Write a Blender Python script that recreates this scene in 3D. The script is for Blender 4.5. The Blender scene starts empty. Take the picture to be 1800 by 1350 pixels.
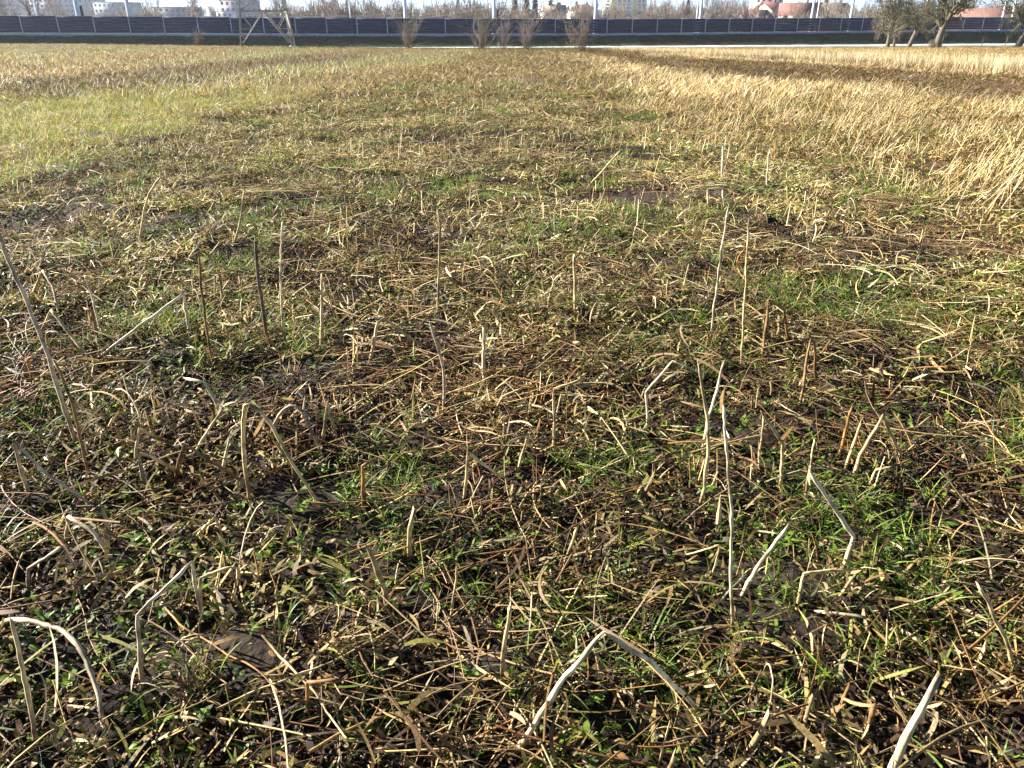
import bpy, math, random
import numpy as np
from mathutils import Vector, Matrix

# ------------------------------------------------------------------ camera, sky, sun, exposure
SC = bpy.context.scene
CAM_H, PITCH, FPX = 1.6, math.radians(25.3), 1320.0
cam_d = bpy.data.cameras.new('camera')
cam_d.sensor_width = 36.0
cam_d.lens = 36.0 * FPX / 1800.0
cam_d.clip_start, cam_d.clip_end = 0.05, 6000.0
cam = bpy.data.objects.new('camera', cam_d)
SC.collection.objects.link(cam)
cam.location = (0, 0, CAM_H)
cam.rotation_euler = (math.pi / 2 - PITCH, 0, 0)
SC.camera = cam

SUN_AZ, SUN_EL = math.radians(-70), math.radians(23)      # azimuth from +Y, clockwise
TO_SUN = Vector((math.sin(SUN_AZ) * math.cos(SUN_EL), math.cos(SUN_AZ) * math.cos(SUN_EL), math.sin(SUN_EL)))
world = bpy.data.worlds.new('World')
SC.world = world
world.use_nodes = True
wn = world.node_tree
sky = wn.nodes.new('ShaderNodeTexSky')
sky.sky_type = 'NISHITA'
sky.sun_disc = False
sky.sun_elevation = SUN_EL
sky.sun_rotation = SUN_AZ
sky.air_density, sky.dust_density, sky.ozone_density = 0.42, 0.1, 1.6
bg = wn.nodes['Background']
bg.inputs['Strength'].default_value = 0.05
wb = wn.nodes.new('ShaderNodeMix')            # white balance of the whole sky, set for sunlight
wb.data_type, wb.blend_type = 'RGBA', 'MULTIPLY'
wb.inputs[0].default_value = 1.0
wb.inputs[7].default_value = (0.98, 1.0, 1.05, 1)
wn.links.new(sky.outputs['Color'], wb.inputs[6])
wn.links.new(wb.outputs[2], bg.inputs['Color'])
sun_d = bpy.data.lights.new('sun', 'SUN')
sun_d.energy = 5.0
sun_d.angle = math.radians(0.53)
sun_d.color = (1.0, 0.96, 0.90)
sun = bpy.data.objects.new('sun', sun_d)
SC.collection.objects.link(sun)
sun.rotation_euler = (-TO_SUN).to_track_quat('-Z', 'Y').to_euler()
SC.view_settings.view_transform = 'Standard'
SC.view_settings.look = 'None'
SC.view_settings.gamma = 1.0
SC.view_settings.use_curve_mapping = False
SC.view_settings.exposure = 2.25
SC.cycles.use_denoising = True
SC.cycles.max_bounces = 5
SC.cycles.diffuse_bounces = 2
SC.cycles.glossy_bounces = 2
SC.cycles.transmission_bounces = 3
SC.cycles.volume_bounces = 1
SC.cycles.transparent_max_bounces = 4

# ------------------------------------------------------------------ helpers
R = np.random.RandomState(7)
random.seed(7)
COL = SC.collection
CT, ST = math.cos(PITCH), math.sin(PITCH)


def lattice(ix, iy, seed):
    n = (ix.astype(np.int64) * 374761393 + iy.astype(np.int64) * 668265263 + seed * 1442695041) & 0x7fffffff
    n = ((n ^ (n >> 13)) * 1274126177) & 0x7fffffff
    n = (n ^ (n >> 16)) & 0xffff
    return n / 65535.0


def vnoise(x, y, s, seed=0):
    x = np.asarray(x, float) / s
    y = np.asarray(y, float) / s
    ix, iy = np.floor(x), np.floor(y)
    fx, fy = x - ix, y - iy
    fx, fy = fx * fx * (3 - 2 * fx), fy * fy * (3 - 2 * fy)
    a, b = lattice(ix, iy, seed), lattice(ix + 1, iy, seed)
    c, d = lattice(ix, iy + 1, seed), lattice(ix + 1, iy + 1, seed)
    return (a + (b - a) * fx) * (1 - fy) + (c + (d - c) * fx) * fy


def fbm(x, y, s, o=3, seed=0):
    t, a, w = 0, 1.0, 0
    for i in range(o):
        t = t + a * vnoise(x, y, s / 2 ** i, seed + 17 * i)
        w += a
        a *= 0.5
    return t / w


def sst(a, b, x):
    t = np.clip((np.asarray(x, float) - a) / (b - a), 0, 1)
    return t * t * (3 - 2 * t)


# the barrier's line: fitted post positions, 5 m bays
WA = math.radians(16.0)
WD, WN = np.array([math.cos(WA), math.sin(WA)]), np.array([math.sin(WA), -math.cos(WA)])   # along, towards the field
W0 = np.array([-74.0, 125.5])


def wall_dist(x, y):
    return (np.asarray(x) - W0[0]) * WN[0] + (np.asarray(y) - W0[1]) * WN[1]


def wall_base(s):
    return np.interp(s, [-100, 0, 50, 95, 130, 175, 260], [0.55, 0.5, 0.32, 0.32, 0.58, 0.9, 1.2])


def ground_h(x, y):
    x, y = np.asarray(x, float), np.asarray(y, float)
    near = 1 - sst(25, 60, np.hypot(x, y))
    h = (fbm(x, y, 1.3, 2, 3) - .5) * 0.10 * near
    n1 = fbm(x, y, 0.26, 3, 5)
    h = h + ((n1 - .5) * 0.12 + (fbm(x, y, 0.07, 2, 9) - .5) * 0.022) * near
    yc = 66 + 0.62 * np.clip(-x - 6, 0, 45)
    d = wall_dist(x, y)
    foot = y + np.clip(d - 12, 0, 500)
    t = np.clip((y - yc) / np.maximum(foot - yc, 5), 0, 1)
    drop = -1.42 * (t * 0.8 + 0.2 * t * t)
    h = h + np.where(d > 2, drop, -1.42)
    r = np.hypot(x, y)
    h = h + np.where(d < -40, 1, 0) * (sst(190, 330, r) * 3.0 + sst(330, 1000, r) * 13.0)
    return h


def at(px, py, z=None):
    """the point of the ground seen at this pixel of the photograph"""
    X, Y = (px - 900) / FPX, (675 - py) / FPX
    d = np.array([X, CT + Y * ST, -ST + Y * CT])
    zz = 0.0
    for _ in range(4):
        t = (zz - CAM_H) / d[2]
        p = d * t
        zz = float(ground_h(p[0], p[1])) if z is None else z
    return np.array([p[0], p[1], zz])


def at_depth(px, py, y):
    X, Y = (px - 900) / FPX, (675 - py) / FPX
    d = np.array([X, CT + Y * ST, -ST + Y * CT])
    t = y / d[1]
    return np.array([d[0] * t, y, CAM_H + d[2] * t])


def line_at(px, off):
    """point on a line parallel to the barrier (off metres behind it) under image column px, at eye level"""
    k = (px - 900) / FPX
    p0 = W0 - WN * off
    # X = k * (Y*CT - dz*ST) with dz ~ 0
    s = (k * p0[1] * CT - p0[0]) / (WD[0] - k * WD[1] * CT)
    p = p0 + s * WD
    return float(p[0]), float(p[1]), float(s)


def col_at(px, dist):
    k = (px - 900) / FPX
    return k * dist * CT, dist


# ------------------------------------------------------------------ mesh building
def mesh_np(name, V, F, C=None, mat=None, smooth=False, extra=None):
    V = np.asarray(V, np.float32).reshape(-1, 3)
    me = bpy.data.meshes.new(name)
    me.vertices.add(len(V))
    me.vertices.foreach_set('co', V.ravel())
    groups = F if isinstance(F, list) else [F]
    groups = [np.asarray(g, np.int32) for g in groups if len(g)]
    li = np.concatenate([g.ravel() for g in groups])
    lt = np.concatenate([np.full(len(g), g.shape[1], np.int32) for g in groups])
    ls = np.concatenate([[0], np.cumsum(lt)[:-1]]).astype(np.int32)
    me.loops.add(len(li))
    me.loops.foreach_set('vertex_index', li)
    me.polygons.add(len(lt))
    me.polygons.foreach_set('loop_start', ls)
    me.polygons.foreach_set('loop_total', lt)
    if smooth:
        me.polygons.foreach_set('use_smooth', np.ones(len(lt), bool))
    me.update(calc_edges=True)
    if C is not None:
        C = np.asarray(C, np.float32).reshape(-1, 3)
        a = me.color_attributes.new('Col', 'FLOAT_COLOR', 'POINT')
        a.data.foreach_set('color', np.c_[C, np.ones(len(C), np.float32)].ravel())
    if extra is not None:
        a = me.attributes.new('suv', 'FLOAT_VECTOR', 'POINT')
        a.data.foreach_set('vector', np.asarray(extra, np.float32).ravel())
    if mat:
        me.materials.append(mat)
    return me


def link(name, me, parent=None, loc=None):
    o = bpy.data.objects.new(name, me)
    COL.objects.link(o)
    if parent:
        o.parent = parent
    if loc is not None:
        o.location = loc
    return o


def tag(o, label=None, cat=None, group=None, kind=None):
    for k, v in (('label', label), ('category', cat), ('group', group), ('kind', kind)):
        if v:
            o[k] = v
    return o


def empty(name, loc, rz=0.0, scale=1.0):
    o = bpy.data.objects.new(name, None)
    COL.objects.link(o)
    o.location = loc
    o.rotation_euler = (0, 0, rz)
    o.scale = (scale,) * 3
    o.empty_display_size = 0.05
    return o


class MB:
    """collects quads and tris with a colour each"""
    def __init__(s):
        s.V, s.Q, s.T, s.n = [], [], [], 0

    def add(s, V, Q=(), T=()):
        V = np.asarray(V, float).reshape(-1, 3)
        if len(Q):
            s.Q.append(np.asarray(Q, int) + s.n)
        if len(T):
            s.T.append(np.asarray(T, int) + s.n)
        s.V.append(V)
        s.n += len(V)
        return s

    def box(s, c, e, M=None):
        x, y, z = np.asarray(e, float) / 2
        V = np.array([[a * x, b * y, g * z] for g in (-1, 1) for b in (-1, 1) for a in (-1, 1)])
        if M is not None:
            V = V @ np.asarray(M).T
        return s.add(V + np.asarray(c, float), [[0, 2, 3, 1], [4, 5, 7, 6], [0, 1, 5, 4], [1, 3, 7, 5], [3, 2, 6, 7], [2, 0, 4, 6]])

    def bar(s, a, b, w, t=None):
        a, b = np.asarray(a, float), np.asarray(b, float)
        d = b - a
        L = np.linalg.norm(d)
        d /= L
        u = np.cross(d, [0, 0, 1.0]) if abs(d[2]) < .95 else np.array([1.0, 0, 0])
        u /= np.linalg.norm(u)
        v = np.cross(d, u)
        return s.box((a + b) / 2, (w, t or w, L), np.c_[u, v, d])

    def tube(s, P, r, sides=6):
        V, F = tube(P, r, sides)
        return s.add(V, F)

    def mesh(s, name, mat, smooth=False):
        F = []
        if s.Q: F.append(np.concatenate(s.Q))
        if s.T: F.append(np.concatenate(s.T))
        return mesh_np(name, np.concatenate(s.V), F, None, mat, smooth)


def frames(P):
    T = np.gradient(P, axis=-2)
    T /= np.linalg.norm(T, axis=-1, keepdims=True) + 1e-9
    ref = np.where(np.abs(T[..., 2:3]) > .9, np.array([1.0, 0.2, 0]), np.array([0, 0, 1.0]))
    S = np.cross(T, ref)
    S /= np.linalg.norm(S, axis=-1, keepdims=True) + 1e-9
    return T, S, np.cross(S, T)


def batch_tubes(P, Rad, sides=3):
    n, k, _ = P.shape
    T, S, N = frames(P)
    a = np.arange(sides) * 2 * math.pi / sides
    V = P[:, :, None] + Rad[:, :, None, None] * (np.cos(a)[None, None, :, None] * S[:, :, None] + np.sin(a)[None, None, :, None] * N[:, :, None])
    b = (np.arange(n)[:, None, None] * k + np.arange(k - 1)[None, :, None]) * sides
    j = np.arange(sides)[None, None, :]
    j2 = (j + 1) % sides
    F = np.stack([b + j, b + j2, b + sides + j2, b + sides + j], -1).reshape(-1, 4)
    return V.reshape(-1, 3), F, k * sides


def batch_strips(P, W, roll):
    n, k, _ = P.shape
    T, S, N = frames(P)
    c, s_ = np.cos(roll)[:, None, None], np.sin(roll)[:, None, None]
    D = S * c + N * s_
    V = np.stack([P - D * W[..., None], P + D * W[..., None]], 2)
    b = (np.arange(n)[:, None] * k + np.arange(k - 1)[None, :]) * 2
    F = np.stack([b, b + 1, b + 3, b + 2], -1).reshape(-1, 4)
    return V.reshape(-1, 3), F, k * 2


def tube(P, r, sides=6):
    P = np.asarray(P, float)
    r = np.broadcast_to(np.asarray(r, float), (len(P),))
    T = np.gradient(P, axis=0)
    T /= np.linalg.norm(T, axis=1, keepdims=True) + 1e-9
    u = np.cross(T[0], [0.31, 0.87, 0.2])
    u /= np.linalg.norm(u)
    V = []
    a = np.arange(sides) * 2 * math.pi / sides
    for i in range(len(P)):
        u = u - T[i] * np.dot(u, T[i])
        u /= np.linalg.norm(u)
        v = np.cross(T[i], u)
        V.append(P[i] + r[i] * (np.cos(a)[:, None] * u + np.sin(a)[:, None] * v))
    k = len(P)
    b = (np.arange(k - 1)[:, None]) * sides
    j = np.arange(sides)[None]
    j2 = (j + 1) % sides
    F = np.stack([b + j, b + j2, b + sides + j2, b + sides + j], -1).reshape(-1, 4)
    return np.concatenate(V), F


def pick(n, pal, jit=0.18):
    w = np.array([p[0] for p in pal], float)
    c = np.array([p[1] for p in pal], float)
    i = R.choice(len(pal), n, p=w / w.sum())
    return c[i] * (1 + R.uniform(-jit, jit, (n, 1))) * (1 + R.uniform(-.05, .05, (n, 3)))


# ------------------------------------------------------------------ materials
def new_mat(name):
    m = bpy.data.materials.new(name)
    m.use_nodes = True
    nt = m.node_tree
    return m, nt, nt.nodes['Principled BSDF']


def NN(nt, t, **kw):
    n = nt.nodes.new(t)
    for k, v in kw.items():
        if k.startswith('i_'):
            n.inputs[k[2:].replace('_', ' ')].default_value = v
        else:
            setattr(n, k, v)
    return n


def mix_mul(nt, a, b, fac=1.0):
    m = NN(nt, 'ShaderNodeMix', data_type='RGBA', blend_type='MULTIPLY')
    m.inputs[0].default_value = fac
    nt.links.new(a, m.inputs[6])
    nt.links.new(b, m.inputs[7])
    return m.outputs[2]


def noise_ramp(nt, scale, lo, hi, coord=None, detail=4.0, p0=.3, p1=.7):
    n = NN(nt, 'ShaderNodeTexNoise')
    n.inputs['Scale'].default_value = scale
    n.inputs['Detail'].default_value = detail
    if coord is not None:
        nt.links.new(coord, n.inputs['Vector'])
    r = NN(nt, 'ShaderNodeValToRGB')
    r.color_ramp.elements[0].position, r.color_ramp.elements[1].position = p0, p1
    r.color_ramp.elements[0].color = (*lo, 1)
    r.color_ramp.elements[1].color = (*hi, 1)
    nt.links.new(n.outputs['Fac'], r.inputs['Fac'])
    return r.outputs['Color'], n.outputs['Fac']


def plant_mat(name, rough=0.5, trans=0.25, spec=0.5, tint=True, fine=160.0):
    m, nt, b = new_mat(name)
    a = NN(nt, 'ShaderNodeAttribute', attribute_name='Col')
    geo = NN(nt, 'ShaderNodeNewGeometry')
    c, f = noise_ramp(nt, fine, (.55, .53, .5), (1.25, 1.22, 1.15), geo.outputs['Position'], 3.0)
    col = mix_mul(nt, a.outputs['Color'], c)
    if tint:
        t = NN(nt, 'ShaderNodeAttribute', attribute_name='tint', attribute_type='INSTANCER')
        col = mix_mul(nt, col, t.outputs['Color'])
    nt.links.new(col, b.inputs['Base Color'])
    b.inputs['Roughness'].default_value = rough
    b.inputs['Specular IOR Level'].default_value = spec
    if trans:
        tr = NN(nt, 'ShaderNodeBsdfTranslucent')
        nt.links.new(col, tr.inputs['Color'])
        mx = NN(nt, 'ShaderNodeMixShader')
        mx.inputs[0].default_value = trans
        nt.links.new(b.outputs[0], mx.inputs[1])
        nt.links.new(tr.outputs[0], mx.inputs[2])
        nt.links.new(mx.outputs[0], nt.nodes['Material Output'].inputs['Surface'])
    return m


def plain_mat(name, col, rough=.7, var=.25, scale=3.0, spec=.4, bump=0.0, detail=5.0, metal=0.0):
    m, nt, b = new_mat(name)
    tc = NN(nt, 'ShaderNodeTexCoord')
    lo = tuple(max(0, c * (1 - var)) for c in col)
    hi = tuple(min(1, c * (1 + var)) for c in col)
    c, f = noise_ramp(nt, scale, lo, hi, tc.outputs['Object'], detail)
    nt.links.new(c, b.inputs['Base Color'])
    b.inputs['Roughness'].default_value = rough
    b.inputs['Specular IOR Level'].default_value = spec
    b.inputs['Metallic'].default_value = metal
    if bump:
        bp = NN(nt, 'ShaderNodeBump')
        bp.inputs['Strength'].default_value = bump
        nt.links.new(f, bp.inputs['Height'])
        nt.links.new(bp.outputs[0], b.inputs['Normal'])
    return m


M_LITTER = plant_mat('litter', .6, .25, .2)
M_BLADE = plant_mat('blade', .5, .45, .25)
M_STEM = plant_mat('stem', .5, 0.0, .25)
M_LEAF = plant_mat('leaf', .45, .5, .3, tint=False)


def stalk_mat():
    m, nt, b = new_mat('stalk')
    a = NN(nt, 'ShaderNodeAttribute', attribute_name='Col')
    u = NN(nt, 'ShaderNodeAttribute', attribute_name='suv')
    c, f = noise_ramp(nt, 1.0, (.55, .5, .45), (1.3, 1.28, 1.2), u.outputs['Vector'], 5.0)
    geo = NN(nt, 'ShaderNodeNewGeometry')
    c2, f2 = noise_ramp(nt, 38.0, (.5, .47, .45), (1.1, 1.1, 1.08), geo.outputs['Position'], 4.0, .28, .55)
    nt.links.new(mix_mul(nt, mix_mul(nt, a.outputs['Color'], c), c2), b.inputs['Base Color'])
    b.inputs['Roughness'].default_value = .6
    b.inputs['Specular IOR Level'].default_value = .25
    bp = NN(nt, 'ShaderNodeBump')
    bp.inputs['Strength'].default_value = .5
    bp.inputs['Distance'].default_value = .002
    nt.links.new(f, bp.inputs['Height'])
    nt.links.new(bp.outputs[0], b.inputs['Normal'])
    return m


M_STALK = stalk_mat()

# ------------------------------------------------------------------ the ground
def strip_x(x, y):
    return x - 0.075 * np.clip(y, 0, 75)


def zones(x, y):
    """weights of the strips of the field"""
    x, y = np.asarray(x, float), np.asarray(y, float)
    wob = (fbm(x, y, 2.2, 4, 21) - .5) * 3.0
    u = strip_x(x, y) + wob
    right_edge = np.interp(y, [0, 6.5, 9.6, 13.5, 28, 42, 75], [5.6, 4.7, 3.7, 3.0, 3.3, 3.6, 3.4]) + wob * .6
    grass = (1 - sst(-7.2, -6.2, u))
    brown = sst(-18.5, -17, u) * (1 - sst(-12.9, -11.7, u)) * sst(11, 16, y) * (1 - sst(45, 70, y))
    straw = sst(-1.0, 1.3, x - right_edge)
    bandx = np.interp(y, [0, 15, 19, 32, 50, 80], [20, 13, 11.0, 6.4, 5.0, 4.5])
    bandx2 = np.interp(y, [0, 25, 41, 51, 80], [28, 19.0, 14.2, 9.4, 6.7])
    band = sst(-.6, .8, x + wob - bandx) * (1 - sst(-.7, .9, x + wob - bandx2))
    reedx = np.interp(y, [0, 28, 42, 61, 70], [24, 17.6, 15.0, 8.6, 6.6])
    reedx = reedx + 1.2
    reed = sst(-.2, .4, x + wob * .4 - reedx) * (1 - sst(2.2, 3.2, x + wob * .4 - reedx)) * sst(14, 18, y) * (1 - sst(64, 72, y))
    meadow = sst(2.4, 3.4, x + wob * .4 - reedx)
    return dict(grass=grass, brown=brown * grass, straw=straw * (1 - band) * (1 - meadow) * (1 - reed), band=band * straw * (1 - meadow), reed=reed, meadow=meadow)


def bare(x, y):
    w = (fbm(x, y, .6, 3, 131) - .5) * 1.6
    a = np.exp(-((np.asarray(x) - 2.7) / 1.5) ** 2 - ((np.asarray(y) - 5.9) / .75) ** 2)
    b = np.exp(-((np.asarray(x) - 1.6) / .8) ** 2 - ((np.asarray(y) - 8.2) / .8) ** 2)
    c = np.exp(-((np.asarray(x) + 4.6) / .9) ** 2 - ((np.asarray(y) - 6.8) / .6) ** 2)
    return np.clip((np.maximum(np.maximum(a, b), c) + w * .5) * 1.3, 0, 1)


def build_ground():
    ys = [-3.0]
    while ys[-1] < 3200:
        y = ys[-1]
        ys.append(y + (0.12 if y < .4 else max(.034, .0125 * y) if y < 230 else .05 * y))
    xs = [0.0]
    while xs[-1] < 2600:
        x = xs[-1]
        xs.append(x + max(.034, .02 * (x - 1.4)) if x < 200 else x + .06 * x)
    xs = np.array([-v for v in xs[:0:-1]] + xs)
    ys = np.array(ys)
    X, Y = np.meshgrid(xs, ys)
    Z = ground_h(X, Y)
    ny, nx = X.shape
    i = (np.arange(ny - 1)[:, None] * nx + np.arange(nx - 1)[None]).ravel()
    F = np.stack([i, i + 1, i + nx + 1, i + nx], -1)
    z = zones(X, Y)
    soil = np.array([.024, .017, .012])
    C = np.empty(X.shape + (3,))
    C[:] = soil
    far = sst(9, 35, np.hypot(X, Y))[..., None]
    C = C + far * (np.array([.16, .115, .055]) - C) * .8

    def over(w, c, f=1.0):
        nonlocal C
        w = (w * f)[..., None]
        C = C * (1 - w) + np.array(c) * w
    over(bare(X, Y), (.055, .038, .030), .9)
    over(z['grass'], (.125, .105, .05), .8)
    over(z['brown'], (.095, .072, .05), .9)
    over(z['straw'], (.12, .088, .045), .8)
    over(z['band'], (.12, .085, .058), .9)
    over(z['reed'], (.2, .15, .08))
    over(z['meadow'], (.26, .20, .105))
    d = wall_dist(X, Y)
    over(sst(70, 95, Y) * (1 - z['meadow']) * sst(-30, -10, X), (.10, .10, .04), .7)
    over(np.where(d < 1, 1.0, 0.0), (.09, .085, .05))
    V = np.stack([X, Y, Z], -1).reshape(-1, 3)
    m, nt, b = new_mat('soil')
    a = NN(nt, 'ShaderNodeAttribute', attribute_name='Col')
    geo = NN(nt, 'ShaderNodeNewGeometry')
    c1, f1 = noise_ramp(nt, 1.6, (.62, .6, .58), (1.35, 1.35, 1.3), geo.outputs['Position'], 8.0)
    c2, f2 = noise_ramp(nt, 24.0, (.5, .48, .46), (1.4, 1.38, 1.3), geo.outputs['Position'], 6.0)
    nt.links.new(mix_mul(nt, mix_mul(nt, a.outputs['Color'], c1), c2), b.inputs['Base Color'])
    b.inputs['Roughness'].default_value = .9
    b.inputs['Specular IOR Level'].default_value = .15
    bp = NN(nt, 'ShaderNodeBump')
    bp.inputs['Strength'].default_value = .9
    bp.inputs['Distance'].default_value = .02
    nt.links.new(f2, bp.inputs['Height'])
    nt.links.new(bp.outputs[0], b.inputs['Normal'])
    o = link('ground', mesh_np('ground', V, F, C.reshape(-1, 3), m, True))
    tag(o, 'dark soil of the mown field reaching to the far hills', 'ground', kind='structure')


build_ground()

# embankment under the barrier, and the pale path at its foot
def build_bank():
    S = np.arange(-160, 420, 1.0)
    prof = [(7.4, -1.35), (6.6, -1.1), (5.2, -.55), (3.4, .25), (1.6, .85), (.5, 1.0), (-14, 1.0), (-20, .6), (-42, -1.6)]
    V = []
    for off, hz in prof:
        p = W0[None] + WD[None] * S[:, None] + WN[None] * (off + (fbm(S, S * 0, 6, 2, 4) - .5)[:, None] * (1.2 if off > 1 else 0))
        wb = wall_base(S) - .02
        z = np.where(hz > .95, wb, -1.15 + (hz + 1.15) / 2.15 * (wb + 1.15)) if hz > -1.3 and off > -15 else np.full(len(S), hz)
        if off < -15:
            z = np.full(len(S), hz)
        z = z + (fbm(S * 1.0, np.full(len(S), off * 3.1), 2.5, 2, 8) - .5) * (.22 if .6 < off < 7 else .0)
        V.append(np.c_[p, z])
    V = np.stack(V, 1)
    n, k = V.shape[:2]
    i = (np.arange(n - 1)[:, None] * k + np.arange(k - 1)[None]).ravel()
    F = np.stack([i, i + k, i + k + 1, i + 1], -1)[:, ::-1]
    o = link('embankment', mesh_np('embankment', V.reshape(-1, 3), F, None, plain_mat('bank_turf', (.06, .075, .03), .9, .45, .9, .2, .6), True))
    tag(o, 'shaded grassy embankment carrying the dark barrier', 'embankment', kind='structure')
    # path
    V = []
    for off, zz in ((11.6, -1.6), (11.3, -1.36), (9.3, -1.2), (7.5, -1.08), (7.2, -1.3)):
        w = (fbm(S, S * 0 + off, 3, 3, 12) - .5)[:, None] * .5
        p = W0[None] + WD[None] * S[:, None] + WN[None] * (off + w)
        V.append(np.c_[p, zz + (fbm(S, S * 0 + off * 7, 2.0, 2, 14) - .5) * .10])
    V = np.stack(V, 1)
    n, k = V.shape[:2]
    i = (np.arange(n - 1)[:, None] * k + np.arange(k - 1)[None]).ravel()
    F = np.stack([i, i + k, i + k + 1, i + 1], -1)[:, ::-1]
    o = link('path', mesh_np('path', V.reshape(-1, 3), F, None, plain_mat('pale_gravel', (.40, .395, .385), .9, .18, 3.0, .2, .4), True))
    tag(o, 'pale sunlit path along the foot of the embankment', 'path', kind='structure')


build_bank()

# ------------------------------------------------------------------ litter tiles
STRAW = (.48, .37, .16)
PALE = (.66, .57, .35)
TAN = (.30, .20, .09)
BROWN = (.11, .064, .034)
RED = (.17, .070, .026)
DARK = (.045, .03, .022)
YGREEN = (.27, .28, .07)
GREEN = (.11, .18, .025)
BGREEN = (.20, .31, .04)
GREYG = (.16, .20, .12)


def lay(n, r, L, el, cel, z0, az=None, azs=math.pi, caz=.6, k=4, off=True):
    """centre lines of n pieces scattered over a disc"""
    rad = r * np.sqrt(R.rand(n))
    an = R.rand(n) * 2 * math.pi
    base = np.c_[rad * np.cos(an), rad * np.sin(an), R.uniform(z0[0], z0[1], n)]
    az = (R.uniform(-math.pi, math.pi, n) if az is None else az + R.normal(0, azs, n))
    ln = R.uniform(L[0], L[1], n)
    e0 = R.uniform(el[0], el[1], n)
    ce = R.uniform(cel[0], cel[1], n)
    ca = R.uniform(-caz, caz, n)
    P = np.empty((n, k, 3))
    P[:, 0] = base
    for i in range(1, k):
        t = (i - .5) / (k - 1)
        e, a = e0 + ce * t, az + ca * t
        st = (ln / (k - 1))[:, None]
        P[:, i] = P[:, i - 1] + st * np.c_[np.cos(e) * np.cos(a), np.cos(e) * np.sin(a), np.sin(e)]
    if off:
        P[..., :2] -= (P[:, -1:, :2] - P[:, :1, :2]) / 2
    return P


class Tile:
    def __init__(s):
        s.V, s.F, s.C, s.n = [], [], [], 0

    def put(s, V, F, per, cols, shade=None):
        n = len(cols)
        C = np.repeat(cols, per, 0)
        if shade is not None:
            C = C * np.tile(shade, n)[:, None]
        C = C * (1 + R.uniform(-.10, .10, (len(C), 1)))
        s.V.append(V); s.F.append(F + s.n); s.C.append(C)
        s.n += len(V)

    def strips(s, P, w, pal, roll=None, taper='leaf', jit=.22):
        n, k = P.shape[:2]
        t = np.linspace(0, 1, k)
        prof = {'leaf': np.sin(np.clip(t * .86 + .14, 0, 1) * math.pi) ** .6 + .06, 'blade': (1 - t ** 2.2) * .94 + .06, 'flat': np.ones(k)}[taper]
        W = R.uniform(w[0], w[1], (n, 1)) / 2 * prof[None]
        roll = R.normal(0, .55, n) if roll is None else R.uniform(-roll, roll, n)
        V, F, per = batch_strips(P, W, roll)
        s.put(V, F, per, pick(n, pal, jit))

    def tubes(s, P, r, pal, jit=.25, taper=.7):
        n, k = P.shape[:2]
        Rr = R.uniform(r[0], r[1], (n, 1)) * np.linspace(1, taper, k)[None]
        V, F, per = batch_tubes(P, Rr)
        s.put(V, F, per, pick(n, pal, jit))

    def mesh(s, name, mat):
        return mesh_np(name, np.concatenate(s.V), np.concatenate(s.F), np.concatenate(s.C), mat)


def tiles(name, mat, count, fn):
    c = bpy.data.collections.new(name)
    for i in range(count):
        t = Tile()
        fn(t)
        o = bpy.data.objects.new('%s_%02d' % (name, i), t.mesh(name, mat))
        c.objects.link(o)
    return c, count


def t_mulch(t):      # chopped leaves and straw, lying every way
    t.strips(lay(90, .26, (.03, .11), (-.2, .9), (-1.2, .3), (.0, .03), k=4), (.004, .009), [(4, STRAW), (3, PALE), (2.5, TAN), (2, BROWN), (3.6, YGREEN), (1.6, GREEN), (1.2, DARK)])
    t.strips(lay(60, .26, (.015, .045), (-.5, 1.0), (-1.2, .9), (.0, .035), k=3), (.006, .014), [(3, TAN), (2, BROWN), (2.5, DARK), (1.2, YGREEN), (2, STRAW), (1.5, PALE)])


def t_coarse(t):     # broad dead leaf blades and stem pieces of the near litter
    t.strips(lay(16, .32, (.08, .30), (-.1, .6), (-1.3, .1), (.01, .07), caz=1.2, k=6), (.006, .014), [(3, STRAW), (3, PALE), (4, TAN), (2, (.35, .22, .10)), (2, BROWN)], roll=1.0)
    t.tubes(lay(9, .32, (.08, .34), (-.05, .5), (-.5, .1), (.01, .08), caz=.3, k=5), (.0022, .0050), [(3, STRAW), (2, PALE), (4, TAN), (3, (.36, .20, .075)), (3, BROWN)])


def t_dark(t):       # wet dead leaf scraps and crumbs of soil
    t.strips(lay(60, .27, (.015, .045), (-.6, .9), (-1.6, 1.6), (.0, .03), k=4), (.004, .012), [(4, DARK), (4, BROWN), (1, (.09, .05, .03)), (1, TAN)], roll=1.4)
    P = lay(70, .27, (.006, .022), (-.6, .8), (-.3, .3), (.0, .02), k=4)
    Rr = R.uniform(.003, .010, (70, 1)) * np.array([[.25, .9, 1.0, .2]])
    V, F, per = batch_tubes(P, Rr, 5)
    t.put(V, F, per, pick(70, [(4, (.030, .021, .015)), (3, (.05, .035, .024)), (1, (.085, .06, .04))], .3))
    t.tubes(lay(16, .28, (.05, .20), (-.1, .25), (-.4, .1), (.005, .03), k=4), (.0010, .0024), [(3, BROWN), (3, RED), (2, DARK), (1, TAN)])


def t_clump(t):      # a matted clump of dead grass and leaves, pressed down one way
    n = 70
    a = R.uniform(0, 6.28)
    P = lay(n, .07, (.07, .24), (.1, 1.35), (-2.2, -.3), (-.01, .03), az=a, azs=1.2, caz=1.4, k=6, off=False)
    t.strips(P, (.003, .009), [(4, TAN), (3, STRAW), (2, PALE), (3, BROWN), (1.5, YGREEN), (1, DARK)], roll=1.2, taper='blade', jit=.35)
    t.tubes(lay(7, .06, (.05, .16), (.6, 1.5), (-.6, .2), (-.01, .01), caz=.3, k=4, off=False), (.0018, .0040), [(3, TAN), (3, STRAW), (2, BROWN), (1, (.36, .18, .06))])


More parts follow.
